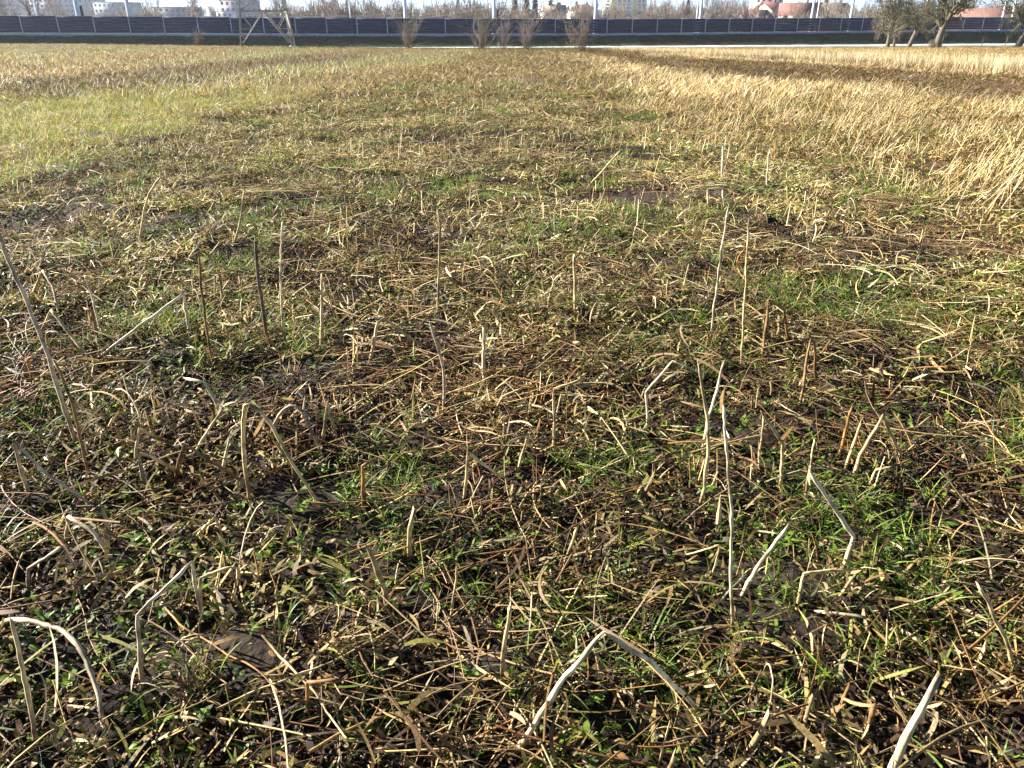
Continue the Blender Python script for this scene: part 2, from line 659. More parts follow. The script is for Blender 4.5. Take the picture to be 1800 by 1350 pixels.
def t_red(t):        # thin red brown stems lying more or less one way
    t.tubes(lay(30, .34, (.14, .50), (-.06, .16), (-.25, .1), (.012, .05), az=0.0, azs=.6, caz=.7, k=6), (.0010, .0036), [(2, RED), (3, BROWN), (1.5, (.28, .16, .065)), (2.5, TAN), (2, STRAW), (1.5, DARK)], jit=.4)
    t.tubes(lay(14, .34, (.08, .3), (-.06, .3), (-.35, .1), (.012, .06), caz=.9, k=5), (.0012, .0028), [(3, RED), (3, BROWN), (2, TAN)])


def t_straw(t):      # paler flattened stems and leaf sheaths
    t.tubes(lay(10, .34, (.10, .40), (-.05, .28), (-.4, .05), (.015, .06), caz=.4, k=5), (.0018, .0042), [(3, STRAW), (2, PALE), (3, TAN), (2, (.33, .19, .08))])
    t.strips(lay(26, .32, (.08, .28), (-.1, .5), (-.9, .1), (.01, .05), caz=.9, k=5), (.003, .008), [(3, STRAW), (2, PALE), (3, TAN), (1.5, YGREEN), (1, BROWN)])


def t_weed(t):       # little leafy weeds and seedlings
    for _ in range(7):
        c = R.uniform(-.2, .2, 2)
        n = R.randint(5, 10)
        P = lay(n, .006, (.012, .036), (.15, 1.0), (-1.2, -.2), (.0, .02), k=4, off=False)
        P[..., :2] += c
        t.strips(P, (.008, .018), [(3, BGREEN), (3, GREEN), (1, (.20, .28, .05)), (.8, GREYG)], roll=.35)
    t.strips(lay(20, .25, (.02, .06), (.1, 1.0), (-1.2, .2), (.0, .02), k=4), (.003, .007), [(3, GREEN), (2, BGREEN), (2, YGREEN)], taper='blade')


def t_grass(t):      # loose tufts of short grass
    for _ in range(5):
        c = R.uniform(-.2, .2, 2)
        n = R.randint(8, 15)
        P = lay(n, .03, (.05, .15), (.5, 1.45), (-1.9, -.4), (-.01, .01), caz=.5, k=5, off=False)
        P[..., :2] += c
        t.strips(P, (.003, .006), [(3, GREEN), (4, BGREEN), (1.4, YGREEN), (1.2, GREYG), (1, STRAW)], taper='blade')
    t.strips(lay(22, .25, (.05, .13), (-.05, .4), (-.6, .1), (.01, .03), k=4), (.003, .006), [(3, YGREEN), (2, STRAW), (2, GREEN), (1, PALE)], taper='blade')


def t_meadowgrass(t):   # the uncut strip: fine green grass with dead haulms over it
    t.strips(lay(130, .42, (.05, .15), (.0, 1.2), (-1.6, .2), (-.01, .02), caz=1.2, k=4), (.004, .009), [(3, (.17, .24, .05)), (3, YGREEN), (3, BGREEN), (2.6, STRAW), (2, TAN), (2, BROWN)], taper='blade')
    t.strips(lay(20, .42, (.12, .32), (.2, 1.4), (-1.2, .1), (.0, .02), caz=.9, k=4, off=False), (.003, .005), [(3, TAN), (2, STRAW), (2, (.30, .22, .14)), (1, PALE)], taper='blade')


def t_stubble(t):    # stiff pale stubble leaning one way, straw fallen between
    t.tubes(lay(13, .42, (.12, .42), (.6, 1.4), (-.3, .15), (-.02, .0), az=.15, azs=.55, caz=.15, k=3, off=False), (.003, .0062), [(4, STRAW), (6, PALE), (2, TAN)])
    t.strips(lay(26, .45, (.08, .34), (-.15, .5), (-1.1, .1), (.0, .04), caz=1.3, k=4), (.006, .014), [(4, STRAW), (3, PALE), (4, TAN), (3, BROWN), (.7, YGREEN)])
    t.strips(lay(30, .42, (.04, .12), (.1, 1.2), (-1.2, .0), (.0, .02), k=3), (.004, .008), [(3, YGREEN), (2.5, GREEN), (2, TAN), (3, BROWN)], taper='blade')


def t_stub(t):       # sparse broken stalk stubs for the mown strip farther out
    t.tubes(lay(5, .5, (.08, .26), (1.0, 1.55), (-.2, .2), (-.02, .0), caz=.1, k=3, off=False), (.0025, .0055), [(2, STRAW), (3, TAN), (2, BROWN), (1, PALE)])
    P = lay(3, .5, (.16, .3), (1.1, 1.5), (-2.6, -1.6), (-.02, .0), caz=.3, k=6, off=False)
    t.tubes(P, (.0025, .005), [(2, STRAW), (3, TAN), (1, PALE)])


def t_cluster(t):    # several snapped stems standing together
    n = R.randint(5, 10)
    t.tubes(lay(n, .09, (.06, .20), (1.05, 1.55), (-.2, .2), (-.03, .0), caz=.1, k=4, off=False), (.0020, .0045), [(2, STRAW), (4, TAN), (3, BROWN), (1, PALE), (1.5, (.36, .18, .06))], taper=.85)
    t.tubes(lay(3, .09, (.18, .30), (1.15, 1.5), (-2.9, -1.8), (-.03, .0), caz=.3, k=7, off=False), (.0022, .0042), [(2, STRAW), (3, TAN), (2, PALE), (1, BROWN)])
    t.strips(lay(8, .08, (.05, .14), (.3, 1.3), (-2.2, -.5), (-.01, .02), caz=1.2, k=5, off=False), (.004, .009), [(3, BROWN), (2, TAN), (2, DARK)], roll=1.2)


def t_farmix(t):     # coarse tile for the distance: mixed straw and green
    t.strips(lay(90, .9, (.10, .30), (-.1, .9), (-.8, .2), (.0, .03), k=3), (.010, .022), [(3, STRAW), (1.5, PALE), (4, TAN), (3, BROWN), (2, YGREEN), (1, GREEN)])


def t_fargrass(t):
    t.strips(lay(90, .9, (.12, .36), (.1, 1.4), (-1.2, .1), (.0, .02), k=3), (.010, .024), [(1.3, YGREEN), (1.4, (.17, .20, .06)), (4, TAN), (3.4, STRAW), (2.5, BROWN), (1, PALE)], taper='blade')


def t_farstraw(t):
    t.strips(lay(80, .9, (.14, .44), (.2, 1.35), (-.8, .1), (.0, .02), az=.2, azs=.9, k=3), (.012, .028), [(4, STRAW), (4, PALE), (3, TAN), (2, BROWN)], taper='blade')


def t_reed(t):       # pale standing reeds, brown below
    t.strips(lay(46, .6, (.55, 1.0), (1.25, 1.56), (-.3, .2), (.0, .02), caz=.2, k=4, off=False), (.010, .020), [(4, PALE), (3, (.52, .44, .30)), (2, STRAW)], roll=1.5, taper='blade')
    t.strips(lay(50, .6, (.25, .55), (1.0, 1.5), (-.4, .2), (.0, .02), k=3, off=False), (.010, .020), [(3, BROWN), (3, TAN), (1, (.22, .15, .09))], roll=1.5, taper='blade')


def t_bank(t):
    t.strips(lay(110, .8, (.12, .34), (.4, 1.4), (-1.2, 0), (-.02, .02), k=3), (.012, .024), [(4, (.055, .085, .028)), (2, (.08, .10, .035)), (1, (.10, .08, .04))], taper='blade')


def t_verge(t):
    t.strips(lay(110, .8, (.12, .40), (.4, 1.4), (-1.2, 0), (-.02, .02), k=3), (.012, .024), [(3, (.10, .13, .035)), (2, (.17, .16, .06)), (2, BROWN), (2, TAN)], taper='blade')


TILES = {
    'mulch': tiles('mulch', M_LITTER, 6, t_mulch), 'dark': tiles('dark', M_LITTER, 5, t_dark), 'red': tiles('red', M_STEM, 6, t_red),
    'cluster': tiles('cluster', M_STEM, 9, t_cluster), 'clump': tiles('clump', M_LITTER, 9, t_clump), 'coarse': tiles('coarse', M_LITTER, 7, t_coarse), 'straw': tiles('straw', M_LITTER, 6, t_straw), 'weed': tiles('weed', M_BLADE, 6, t_weed), 'grass': tiles('grass', M_BLADE, 6, t_grass),
    'meadowgrass': tiles('meadowgrass', M_BLADE, 5, t_meadowgrass), 'stubble': tiles('stubble', M_LITTER, 6, t_stubble), 'stub': tiles('stub', M_STEM, 5, t_stub),
    'farmix': tiles('farmix', M_LITTER, 5, t_farmix), 'fargrass': tiles('fargrass', M_BLADE, 5, t_fargrass), 'farstraw': tiles('farstraw', M_LITTER, 5, t_farstraw),
    'reed': tiles('reed', M_LITTER, 5, t_reed), 'bank': tiles('bank', M_BLADE, 4, t_bank), 'verge': tiles('verge', M_BLADE, 4, t_verge),
}


def gn_tree(coll):
    g = bpy.data.node_groups.new('scatter', 'GeometryNodeTree')
    g.interface.new_socket('Geometry', in_out='INPUT', socket_type='NodeSocketGeometry')
    g.interface.new_socket('Geometry', in_out='OUTPUT', socket_type='NodeSocketGeometry')
    gi, go = g.nodes.new('NodeGroupInput'), g.nodes.new('NodeGroupOutput')
    ip = g.nodes.new('GeometryNodeInstanceOnPoints')
    ci = g.nodes.new('GeometryNodeCollectionInfo')
    ci.inputs['Collection'].default_value = coll
    ci.inputs['Separate Children'].default_value = True
    ci.inputs['Reset Children'].default_value = True

    def attr(name, typ):
        n = g.nodes.new('GeometryNodeInputNamedAttribute')
        n.data_type = typ
        n.inputs['Name'].default_value = name
        return n.outputs['Attribute']
    L = g.links.new
    L(gi.outputs[0], ip.inputs['Points'])
    L(ci.outputs[0], ip.inputs['Instance'])
    ip.inputs['Pick Instance'].default_value = True
    L(attr('idx', 'INT'), ip.inputs['Instance Index'])
    e2r = g.nodes.new('FunctionNodeEulerToRotation')
    L(attr('rot', 'FLOAT_VECTOR'), e2r.inputs[0])
    L(e2r.outputs[0], ip.inputs['Rotation'])
    L(attr('scl', 'FLOAT_VECTOR'), ip.inputs['Scale'])
    L(ip.outputs[0], go.inputs[0])
    return g


def scatter(name, kind, xy, label, cat, scl=(.85, 1.25), rz=None, tint=None, z=None, zscale=None, jit=.15):
    coll, cnt = TILES[kind]
    n = len(xy)
    me = bpy.data.meshes.new(name)
    zz = ground_h(xy[:, 0], xy[:, 1]) - .004 if z is None else z
    me.vertices.add(n)
    me.vertices.foreach_set('co', np.c_[xy, zz].astype(np.float32).ravel())
    rot = np.c_[R.normal(0, .07, n), R.normal(0, .07, n), R.uniform(-math.pi, math.pi, n) if rz is None else R.normal(rz, .35, n) if np.isscalar(rz) else rz]
    s = R.uniform(scl[0], scl[1], (n, 1)) * np.ones((1, 3))
    if zscale is not None:
        s[:, 2] = s[:, 2] * zscale
    tn = np.ones((n, 3)) if tint is None else tint
    tn = tn * (1 + R.uniform(-jit, jit, (n, 1)))
    for nm, typ, key, arr in (('rot', 'FLOAT_VECTOR', 'vector', rot), ('scl', 'FLOAT_VECTOR', 'vector', s), ('tint', 'FLOAT_VECTOR', 'vector', tn)):
        me.attributes.new(nm, typ, 'POINT').data.foreach_set(key, np.asarray(arr, np.float32).ravel())
    me.attributes.new('idx', 'INT', 'POINT').data.foreach_set('value', R.randint(0, cnt, n).astype(np.int32))
    o = link(name, me)
    md = o.modifiers.new('scatter', 'NODES')
    md.node_group = gn_tree(coll)
    return tag(o, label, cat, kind='stuff')


def sample(y0, y1, dens, wfun, margin=1.6, grow=1.12):
    """random points of the ground in sight between two distances, kept with probability wfun(x, y)"""
    hw = lambda y: .76 * y * grow + margin
    w = hw(y1)
    n = int((y1 - y0) * 2 * w * dens)
    x, y = R.uniform(-w, w, n), R.uniform(y0, y1, n)
    ok = np.abs(x) < hw(y)
    x, y = x[ok], y[ok]
    k = R.rand(len(x)) < wfun(x, y)
    return np.c_[x[k], y[k]]


def centre(x, y):
    z = zones(x, y)
    return (1 - z['grass']) * (1 - z['straw']) * (1 - z['band']) * (1 - z['reed']) * (1 - z['meadow'])


def patch(x, y, s, seed, lo, hi):
    return sst(lo, hi, fbm(x, y, s, 3, seed))


def join(*a):
    return np.concatenate(a)


LIT = 'litter'
# greener and paler out to the middle distance, darker and wetter close by
def tint_mid(xy):
    d = sst(2.2, 6.0, xy[:, 1])[:, None]
    p = patch(xy[:, 0], xy[:, 1], .9, 61, .35, .65)[:, None]
    a = np.array([.66, .60, .52]) * (1 - d) + np.array([1.10, 1.12, 1.04]) * d
    return a * (.75 + .45 * p)


mul_w = lambda x, y: (1 - .8 * bare(x, y)) * centre(x, y) * (.06 + .94 * patch(x, y, .55, 31, .36, .58)) * (.5 + .5 * sst(2, 5, y))
p = join(sample(.5, 5, 28, mul_w), sample(5, 20, 15, mul_w))
scatter('plant_litter', 'mulch', p, 'chopped straw and leaf litter covering the mown strip', LIT, tint=tint_mid(p), scl=(.9, 1.5))
p = join(sample(.5, 7, 20, lambda x, y: centre(x, y) * (1 - .85 * patch(x, y, .7, 31, .35, .7))), sample(7, 22, 11, lambda x, y: centre(x, y) * (1 - .8 * patch(x, y, .55, 31, .36, .58))))
scatter('leaf_litter', 'dark', p, 'dark wet dead leaves rotting on the soil', LIT)
red_w = lambda x, y: centre(x, y) * patch(x, y, .8, 41, .38, .6)
p = join(sample(.5, 4.2, 5.5, red_w), sample(4.2, 8, 3, lambda x, y: red_w(x, y) * patch(x, y, 1.4, 43, .45, .6)))
scatter('fallen_stem_litter', 'red', p, 'thin red brown stems lying in mats on the soil', LIT, rz=(fbm(p[:, 0], p[:, 1], 1.1, 2, 44) - .5) * 4.2 + R.normal(0, .25, len(p)))
p = join(sample(.5, 6, 6.5, lambda x, y: centre(x, y) * (.25 + .75 * patch(x, y, .9, 51, .4, .62))), sample(6, 18, 4.5, lambda x, y: centre(x, y) * patch(x, y, 1.3, 53, .35, .6)))
scatter('straw_litter', 'straw', p, 'pale flattened straw lying loosely over the litter', LIT, tint=tint_mid(p))
p = sample(.5, 5.5, 7, lambda x, y: centre(x, y) * (.2 + .8 * patch(x, y, .6, 57, .4, .62)) * (1 - .6 * sst(3.5, 5.5, y)))
scatter('broken_stem_litter', 'coarse', p, 'broad dead leaves and broken stems tangled over the soil', LIT, tint=np.array([1, .96, .9]) * (.45 + .7 * R.rand(len(p), 1)))
cl_w = lambda x, y: (1 - .8 * bare(x, y)) * centre(x, y) * (.15 + .85 * patch(x, y, .5, 59, .42, .6))
p = join(sample(.5, 4.5, 4.0, cl_w), sample(4.5, 22, 5.5, cl_w))
scatter('matted_grass', 'clump', p, 'matted clumps of dead grass rising from the soil', LIT, scl=(.45, 1.25), tint=np.array([1, .98, .95]) * (.55 + .65 * R.rand(len(p), 1)) * (.62 + .45 * sst(2, 6, p[:, 1])[:, None]))
p = sample(.8, 6, 5, lambda x, y: centre(x, y) * patch(x, y, .8, 92, .35, .6))
scatter('snapped_stubble', 'stub', p, 'short snapped stem stubs standing in the dark litter', 'stubble', scl=(.4, .75))
p = sample(1.6, 14, 4.6, lambda x, y: centre(x, y) * patch(x, y, 1.0, 93, .42, .6) * (.4 + .6 * (x < .15 * y)))
scatter('stubble_clusters', 'cluster', p, 'clusters of snapped dead stems rising from the litter', 'stubble', scl=(.65, 1.3))
gr_w = lambda x, y: (1 - .9 * bare(x, y)) * centre(x, y) * patch(x, y, 1.0, 71, .43, .62) * (.45 + .55 * sst(2.0, 4.5, y))
p = join(sample(.5, 8, 20, gr_w), sample(8, 26, 14, lambda x, y: centre(x, y) * patch(x, y, .8, 73, .49, .6)))
lush = [np.c_[R.normal(0, sx, n_), R.normal(0, sy, n_)] + at(px_, py_)[:2] for px_, py_, sx, sy, n_ in
        [(1490, 545, .35, .16, 26), (1640, 575, .3, .2, 20), (1400, 515, .25, .15, 14), (1130, 405, .3, .2, 12), (830, 330, .5, .3, 14), (760, 205, 1.2, .8, 30), (200, 450, .3, .25, 16), (330, 560, .25, .15, 10), (1250, 620, .2, .12, 8), (620, 860, .12, .1, 6), (1570, 1010, .1, .08, 6)]]
p = join(p, *lush)
scatter('short_grass', 'grass', p, 'short green grass sprouting in patches between the litter', 'grass')
p = join(sample(.5, 5, 26, lambda x, y: centre(x, y) * (.2 + .8 * patch(x, y, .45, 81, .4, .58))), sample(5, 20, 11, lambda x, y: centre(x, y) * (.25 + .75 * patch(x, y, .7, 82, .4, .6)) * (1 - .7 * bare(x, y))))
scatter('small_weeds', 'weed', p, 'tiny green weeds sprouting between the dead stems', 'weeds')
p = sample(5.5, 34, 3.0, lambda x, y: centre(x, y) * patch(x, y, 1.6, 91, .3, .6))
scatter('stalk_stubble', 'stub', p, 'distant broken stalk stubs scattered over the mown strip', 'stubble')

# the uncut grass strip
p = join(sample(3, 24, 13, lambda x, y: zones(x, y)['grass'] * (1 - .6 * zones(x, y)['brown'])))
d = patch(p[:, 0], p[:, 1], 1.8, 101, .35, .65)[:, None]
scatter('meadow_grass', 'meadowgrass', p, 'fine green and tan grass of the uncut strip', 'grass', scl=(.8, 1.25), tint=np.array([1.08, 1.08, .98]) * (1 - d) + np.array([.95, 1.08, .80]) * d)
p = sample(20, 98, 1.5, lambda x, y: zones(x, y)['grass'] * (y < 66 + .62 * np.clip(-x - 6, 0, 45) + 6), margin=3)
z = zones(p[:, 0], p[:, 1])
u = fbm(p[:, 0] - .1 * p[:, 1], p[:, 1] * .25, 4, 3, 103)
tn = np.array([1.0, 1.0, 1.02]) * np.ones((len(p), 3))
tn = tn * (.8 + .5 * u[:, None])
tn[:, 0] *= 1 - .15 * sst(.5, .6, u)
tn = tn * (1 - z['brown'][:, None] * np.array([.40, .44, .38]))
scatter('rough_grass', 'fargrass', p, 'rough tan and green grass stretching towards the embankment', 'grass', tint=tn, zscale=np.interp(p[:, 1], [20, 50, 70], [1, .7, .45]))

# stubble strip and dark band
p = sample(4, 26, 5, lambda x, y: zones(x, y)['straw'] * (.12 + .88 * patch(x, y, 1.0, 115, .35, .6)))
scatter('straw_stubble', 'stubble', p, 'stiff pale straw stubble standing beside the mown strip', 'stubble', rz=R.normal(.1, .7, len(p)), scl=(.7, 1.15), tint=np.array([1.12, 1.1, 1.05]) * (.7 + .5 * fbm(p[:, 0], p[:, 1], 1.2, 2, 111)[:, None]))
p = sample(4, 26, 7, lambda x, y: zones(x, y)['straw'])
scatter('straw_underlay', 'mulch', p, 'chopped straw and leaf litter under the stubble', LIT, tint=np.array([.85, .75, .62]) * np.ones((len(p), 3)), scl=(1.2, 1.8))
p = sample(4, 26, 9, lambda x, y: zones(x, y)['straw'] * patch(x, y, 1.1, 117, .46, .62))
scatter('grass_under_stubble', 'grass', p, 'green grass showing between the pale stubble', 'grass')
p = sample(5, 26, 3, lambda x, y: zones(x, y)['straw'] * patch(x, y, .9, 116, .4, .6))
scatter('fallen_straw', 'clump', p, 'flattened clumps of pale straw among the stubble', 'stubble', scl=(.9, 1.9), tint=np.array([1.25, 1.2, 1.05]) * np.ones((len(p), 3)))
p = sample(20, 66, 1.35, lambda x, y: zones(x, y)['straw'], margin=2)
scatter('distant_straw', 'farstraw', p, 'flattened pale straw running up to the reeds', 'stubble', rz=.2, zscale=np.interp(p[:, 1], [20, 40, 60], [.9, .6, .35]), tint=np.array([1.15, 1.1, 1.02]) * (.65 + .55 * fbm(p[:, 0], p[:, 1], 3, 2, 112)[:, None]))
p = join(sample(12, 66, 1.6, lambda x, y: np.maximum(zones(x, y)['band'], centre(x, y) * sst(12, 20, y)), margin=2), sample(10, 30, 2.0, lambda x, y: zones(x, y)['brown']))
z = zones(p[:, 0], p[:, 1])
tn = (.6 + .6 * fbm(p[:, 0], p[:, 1], 2.5, 3, 113)[:, None]) * np.array([1, .95, .88]) * (1 - z['band'][:, None] * np.array([.36, .42, .44]) - z['brown'][:, None] * np.array([.28, .26, .2]))
scatter('mixed_litter', 'farmix', p, 'brown litter of the distant mown strip and dark band', LIT, tint=tn)
p = sample(16, 72, 3.4, lambda x, y: zones(x, y)['reed'], margin=3)
scatter('reed_strip', 'reed', p, 'pale dry reeds standing in a strip before the golden meadow', 'reeds', scl=(.8, 1.15), zscale=np.interp(p[:, 1], [20, 40, 65], [.85, .75, .35]))
p = sample(24, 112, .8, lambda x, y: zones(x, y)['meadow'] * (wall_dist(x, y) > 13), margin=2)
scatter('golden_meadow', 'farstraw', p, 'golden dry grass of the meadow under the trees', 'grass', zscale=np.interp(p[:, 1], [24, 60, 100], [.5, .4, .3]), tint=np.array([1.0, .92, .70]) * (.75 + .5 * fbm(p[:, 0], p[:, 1] * .3, 4, 2, 114)[:, None]))
p = sample(68, 150, .6, lambda x, y: (1 - zones(x, y)['meadow'] * .9) * (x > -28) * (wall_dist(x, y) > 11.6) * (y > 66 + .62 * np.clip(-x - 6, 0, 45)), margin=2)
scatter('verge_grass', 'verge', p, 'rough dark green verge between the field and the pale path', 'grass', scl=(.9, 1.6), zscale=.45)


def bank_pts():
    n = 5200
    s, t = R.uniform(-45, 240, n), R.rand(n)
    off = .3 + t * 6.4
    q = W0[None] + WD[None] * s[:, None] + WN[None] * off[:, None]
    wb = wall_base(s)
    z = -1.15 + (wb + 1.15) * (1 - sst(0, 1, np.clip((off - .6) / 6.2, 0, 1)))
    return q, z + .0


q, zq = bank_pts()
scatter('bank_grass', 'bank', q, 'dark shaded grass on the embankment slope', 'grass', z=zq, scl=(.9, 1.5))

# ------------------------------------------------------------------ dead stalks, one object each
TONES = {'p': (.64, .54, .35), 't': (.54, .41, .20), 'b': (.25, .14, .055), 'o': (.44, .21, .06), 'd': (.14, .10, .065), 'g': (.42, .34, .22)}


def smooth_path(P, sharp, step):
    """resample a polyline; gentle bends become curves, sharp ones stay kinks"""
    P = np.asarray(P, float)
    if not sharp and len(P) > 2:
        Q = np.vstack([2 * P[0] - P[1], P, 2 * P[-1] - P[-2]])
        out = []
        for i in range(1, len(Q) - 2):
            for t in np.linspace(0, 1, 6, endpoint=False):
                a, b, c, d = Q[i - 1], Q[i], Q[i + 1], Q[i + 2]
                out.append(.5 * (2 * b + (c - a) * t + (2 * a - 5 * b + 4 * c - d) * t ** 2 + (3 * b - a - 3 * c + d) * t ** 3))
        out.append(P[-1])
        P = np.array(out)
    out = [P[0]]
    for a, b in zip(P[:-1], P[1:]):
        n = max(1, int(round(np.linalg.norm(b - a) / step)))
        for i in range(1, n + 1):
            out.append(a + (b - a) * i / n)
    return np.array(out)


def stalk_mesh(P, r0, r1, tone, sharp=True, sides=7, ring=None):
    P = smooth_path(P, sharp, max(.012, r0 * 3))
    seg = np.r_[0, np.cumsum(np.linalg.norm(np.diff(P, axis=0), axis=1))]
    L = seg[-1]
    t = seg / L
    n = len(P)
    wob = np.cumsum(R.normal(0, r0 * .17, (n, 3)), 0)
    wob -= np.outer(t, wob[-1])
    P = P + wob
    r0, r1 = r0 * .88, r1 * .84
    rad = r0 + (r1 - r0) * t
    rad = rad * (1 + R.uniform(-.09, .09, n))
    node = (ring or R.uniform(.11, .19))
    rad = rad * (1 + .22 * np.exp(-(((seg + R.uniform(0, node)) % node - node / 2) / .007) ** 2))
    V, F = tube(P, rad, sides)
    V = V.reshape(n, sides, 3)
    # the stem is not round: flattened, and pinched where it kinks
    T = np.gradient(P, axis=0)
    T /= np.linalg.norm(T, axis=1, keepdims=True) + 1e-9
    bend = np.zeros(n)
    bend[1:-1] = 1 - np.sum(T[:-2] * T[2:], 1)
    sq = np.clip(1 - .55 * np.clip(bend * 1.6, 0, 1), .45, 1) * R.uniform(.75, .95)
    ax = V[:, 0] - P
    ax /= np.linalg.norm(ax, axis=1, keepdims=True) + 1e-9
    d = V - P[:, None]
    comp = np.sum(d * ax[:, None], -1, keepdims=True)
    V = P[:, None] + d + ax[:, None] * comp * (sq - 1)[:, None, None]
    # splintered end
    V[-1] += T[-1] * R.choice([-2.2, -.8, .5, 1.5, 4.5], (sides, 1)) * R.uniform(.6, 1.3, (sides, 1)) * r1
    nd = ((seg + node * .3) % node - node / 2)
    caps = [np.array([[b + j for j in range(sides)]]) for b in (0, (n - 1) * sides)]
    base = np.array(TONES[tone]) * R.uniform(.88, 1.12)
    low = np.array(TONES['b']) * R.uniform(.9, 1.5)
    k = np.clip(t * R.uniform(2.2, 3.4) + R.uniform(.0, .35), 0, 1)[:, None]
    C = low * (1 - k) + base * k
    stain = fbm(seg * 1.0 + R.uniform(0, 50), seg * 0, .06, 3, R.randint(999))
    C = C * (.45 + .75 * sst(.25, .55, stain))[:, None] * (1 - .45 * np.exp(-(nd / .005) ** 2))[:, None]
    C = np.repeat(C, sides, 0) * (1 + R.uniform(-.12, .12, (n * sides, 1)))
    ang = np.tile(np.arange(sides) * 2 * math.pi / sides, n)
    suv = np.c_[np.cos(ang) * 2.2, np.sin(ang) * 2.2, np.repeat(seg, sides) * 9]
    return mesh_np('stalk', V.reshape(-1, 3), [F] + [c for c in caps], C, M_STALK, True, suv)


SHAPES = {'kink': 'snapped stalk, sharply kinked', 'arch': 'stalk arched over, tip drooping', 'up': 'upright broken stalk', 'lean': 'stalk leaning over', 'stub': 'short broken stalk stub', 'lie': 'stalk lying on the litter'}
TNAME = {'p': 'bleached pale', 't': 'straw coloured', 'b': 'brown', 'o': 'orange brown', 'd': 'dark grey brown', 'g': 'greyish'}
GROUP_ST = 'dead stalks standing in the mown field'


def hand_stalk(w, tone, end, pts, label=None, sharp=True, rag=False):
    a = at(*pts[0])
    a[2] -= .025
    L = np.r_[0, np.cumsum([math.dist(p, q) for p, q in zip(pts[:-1], pts[1:])])]
    y1 = at(*pts[-1])[1] if end == 'g' else a[1] + R.uniform(-.04, .06)
    P = [a]
    for i in range(1, len(pts)):
        P.append(at_depth(pts[i][0], pts[i][1], a[1] + (y1 - a[1]) * L[i] / L[-1]))
    if end == 'g':
        P[-1][2] = at(*pts[-1])[2] + .004
    P = np.array(P)
    zc = a[1] * CT + (CAM_H - a[2]) * ST
    r = w * zc / FPX / 2
    origin = a.copy()
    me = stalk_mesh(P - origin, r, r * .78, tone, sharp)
    o = link('dead_stalk' if end != 'l' else 'fallen_stalk', me, None, origin)
    top = P[:, 2].max() - a[2]
    if label is None:
        dx = abs(P[-1, 0] - P[0, 0])
        sh = 'arch' if not sharp else 'kink' if len(pts) > 2 else 'stub' if top < .11 else 'lean' if dx > .5 * top else 'up'
        if len(pts) == 3 and not sharp:
            sh = 'up'
        label = '%s %s standing in the dark litter' % (TNAME[tone], SHAPES[sh])
    tag(o, label, 'stalk', GROUP_ST)
    if rag:
        i = max(1, len(P) // 2)
        q = P[0] + (P[-1] - P[0]) * .55 - origin if len(P) == 2 else (P[i] - origin) * .8
        T = Tile()
        S = lay(1, .004, (.05, .12), (-1.3, .9), (-.9, .9), (-.03, .05), k=5, off=False)
        T.strips(S + q, (.006, .014), [(3, DARK), (2, BROWN)] if tone in 'dbp' else [(1, BROWN), (3, TAN), (2, STRAW)], roll=1.5)
        for kk in range(1):
            lf = link('withered_leaf', T.mesh('withered_leaf', M_LEAF), o)
    return o


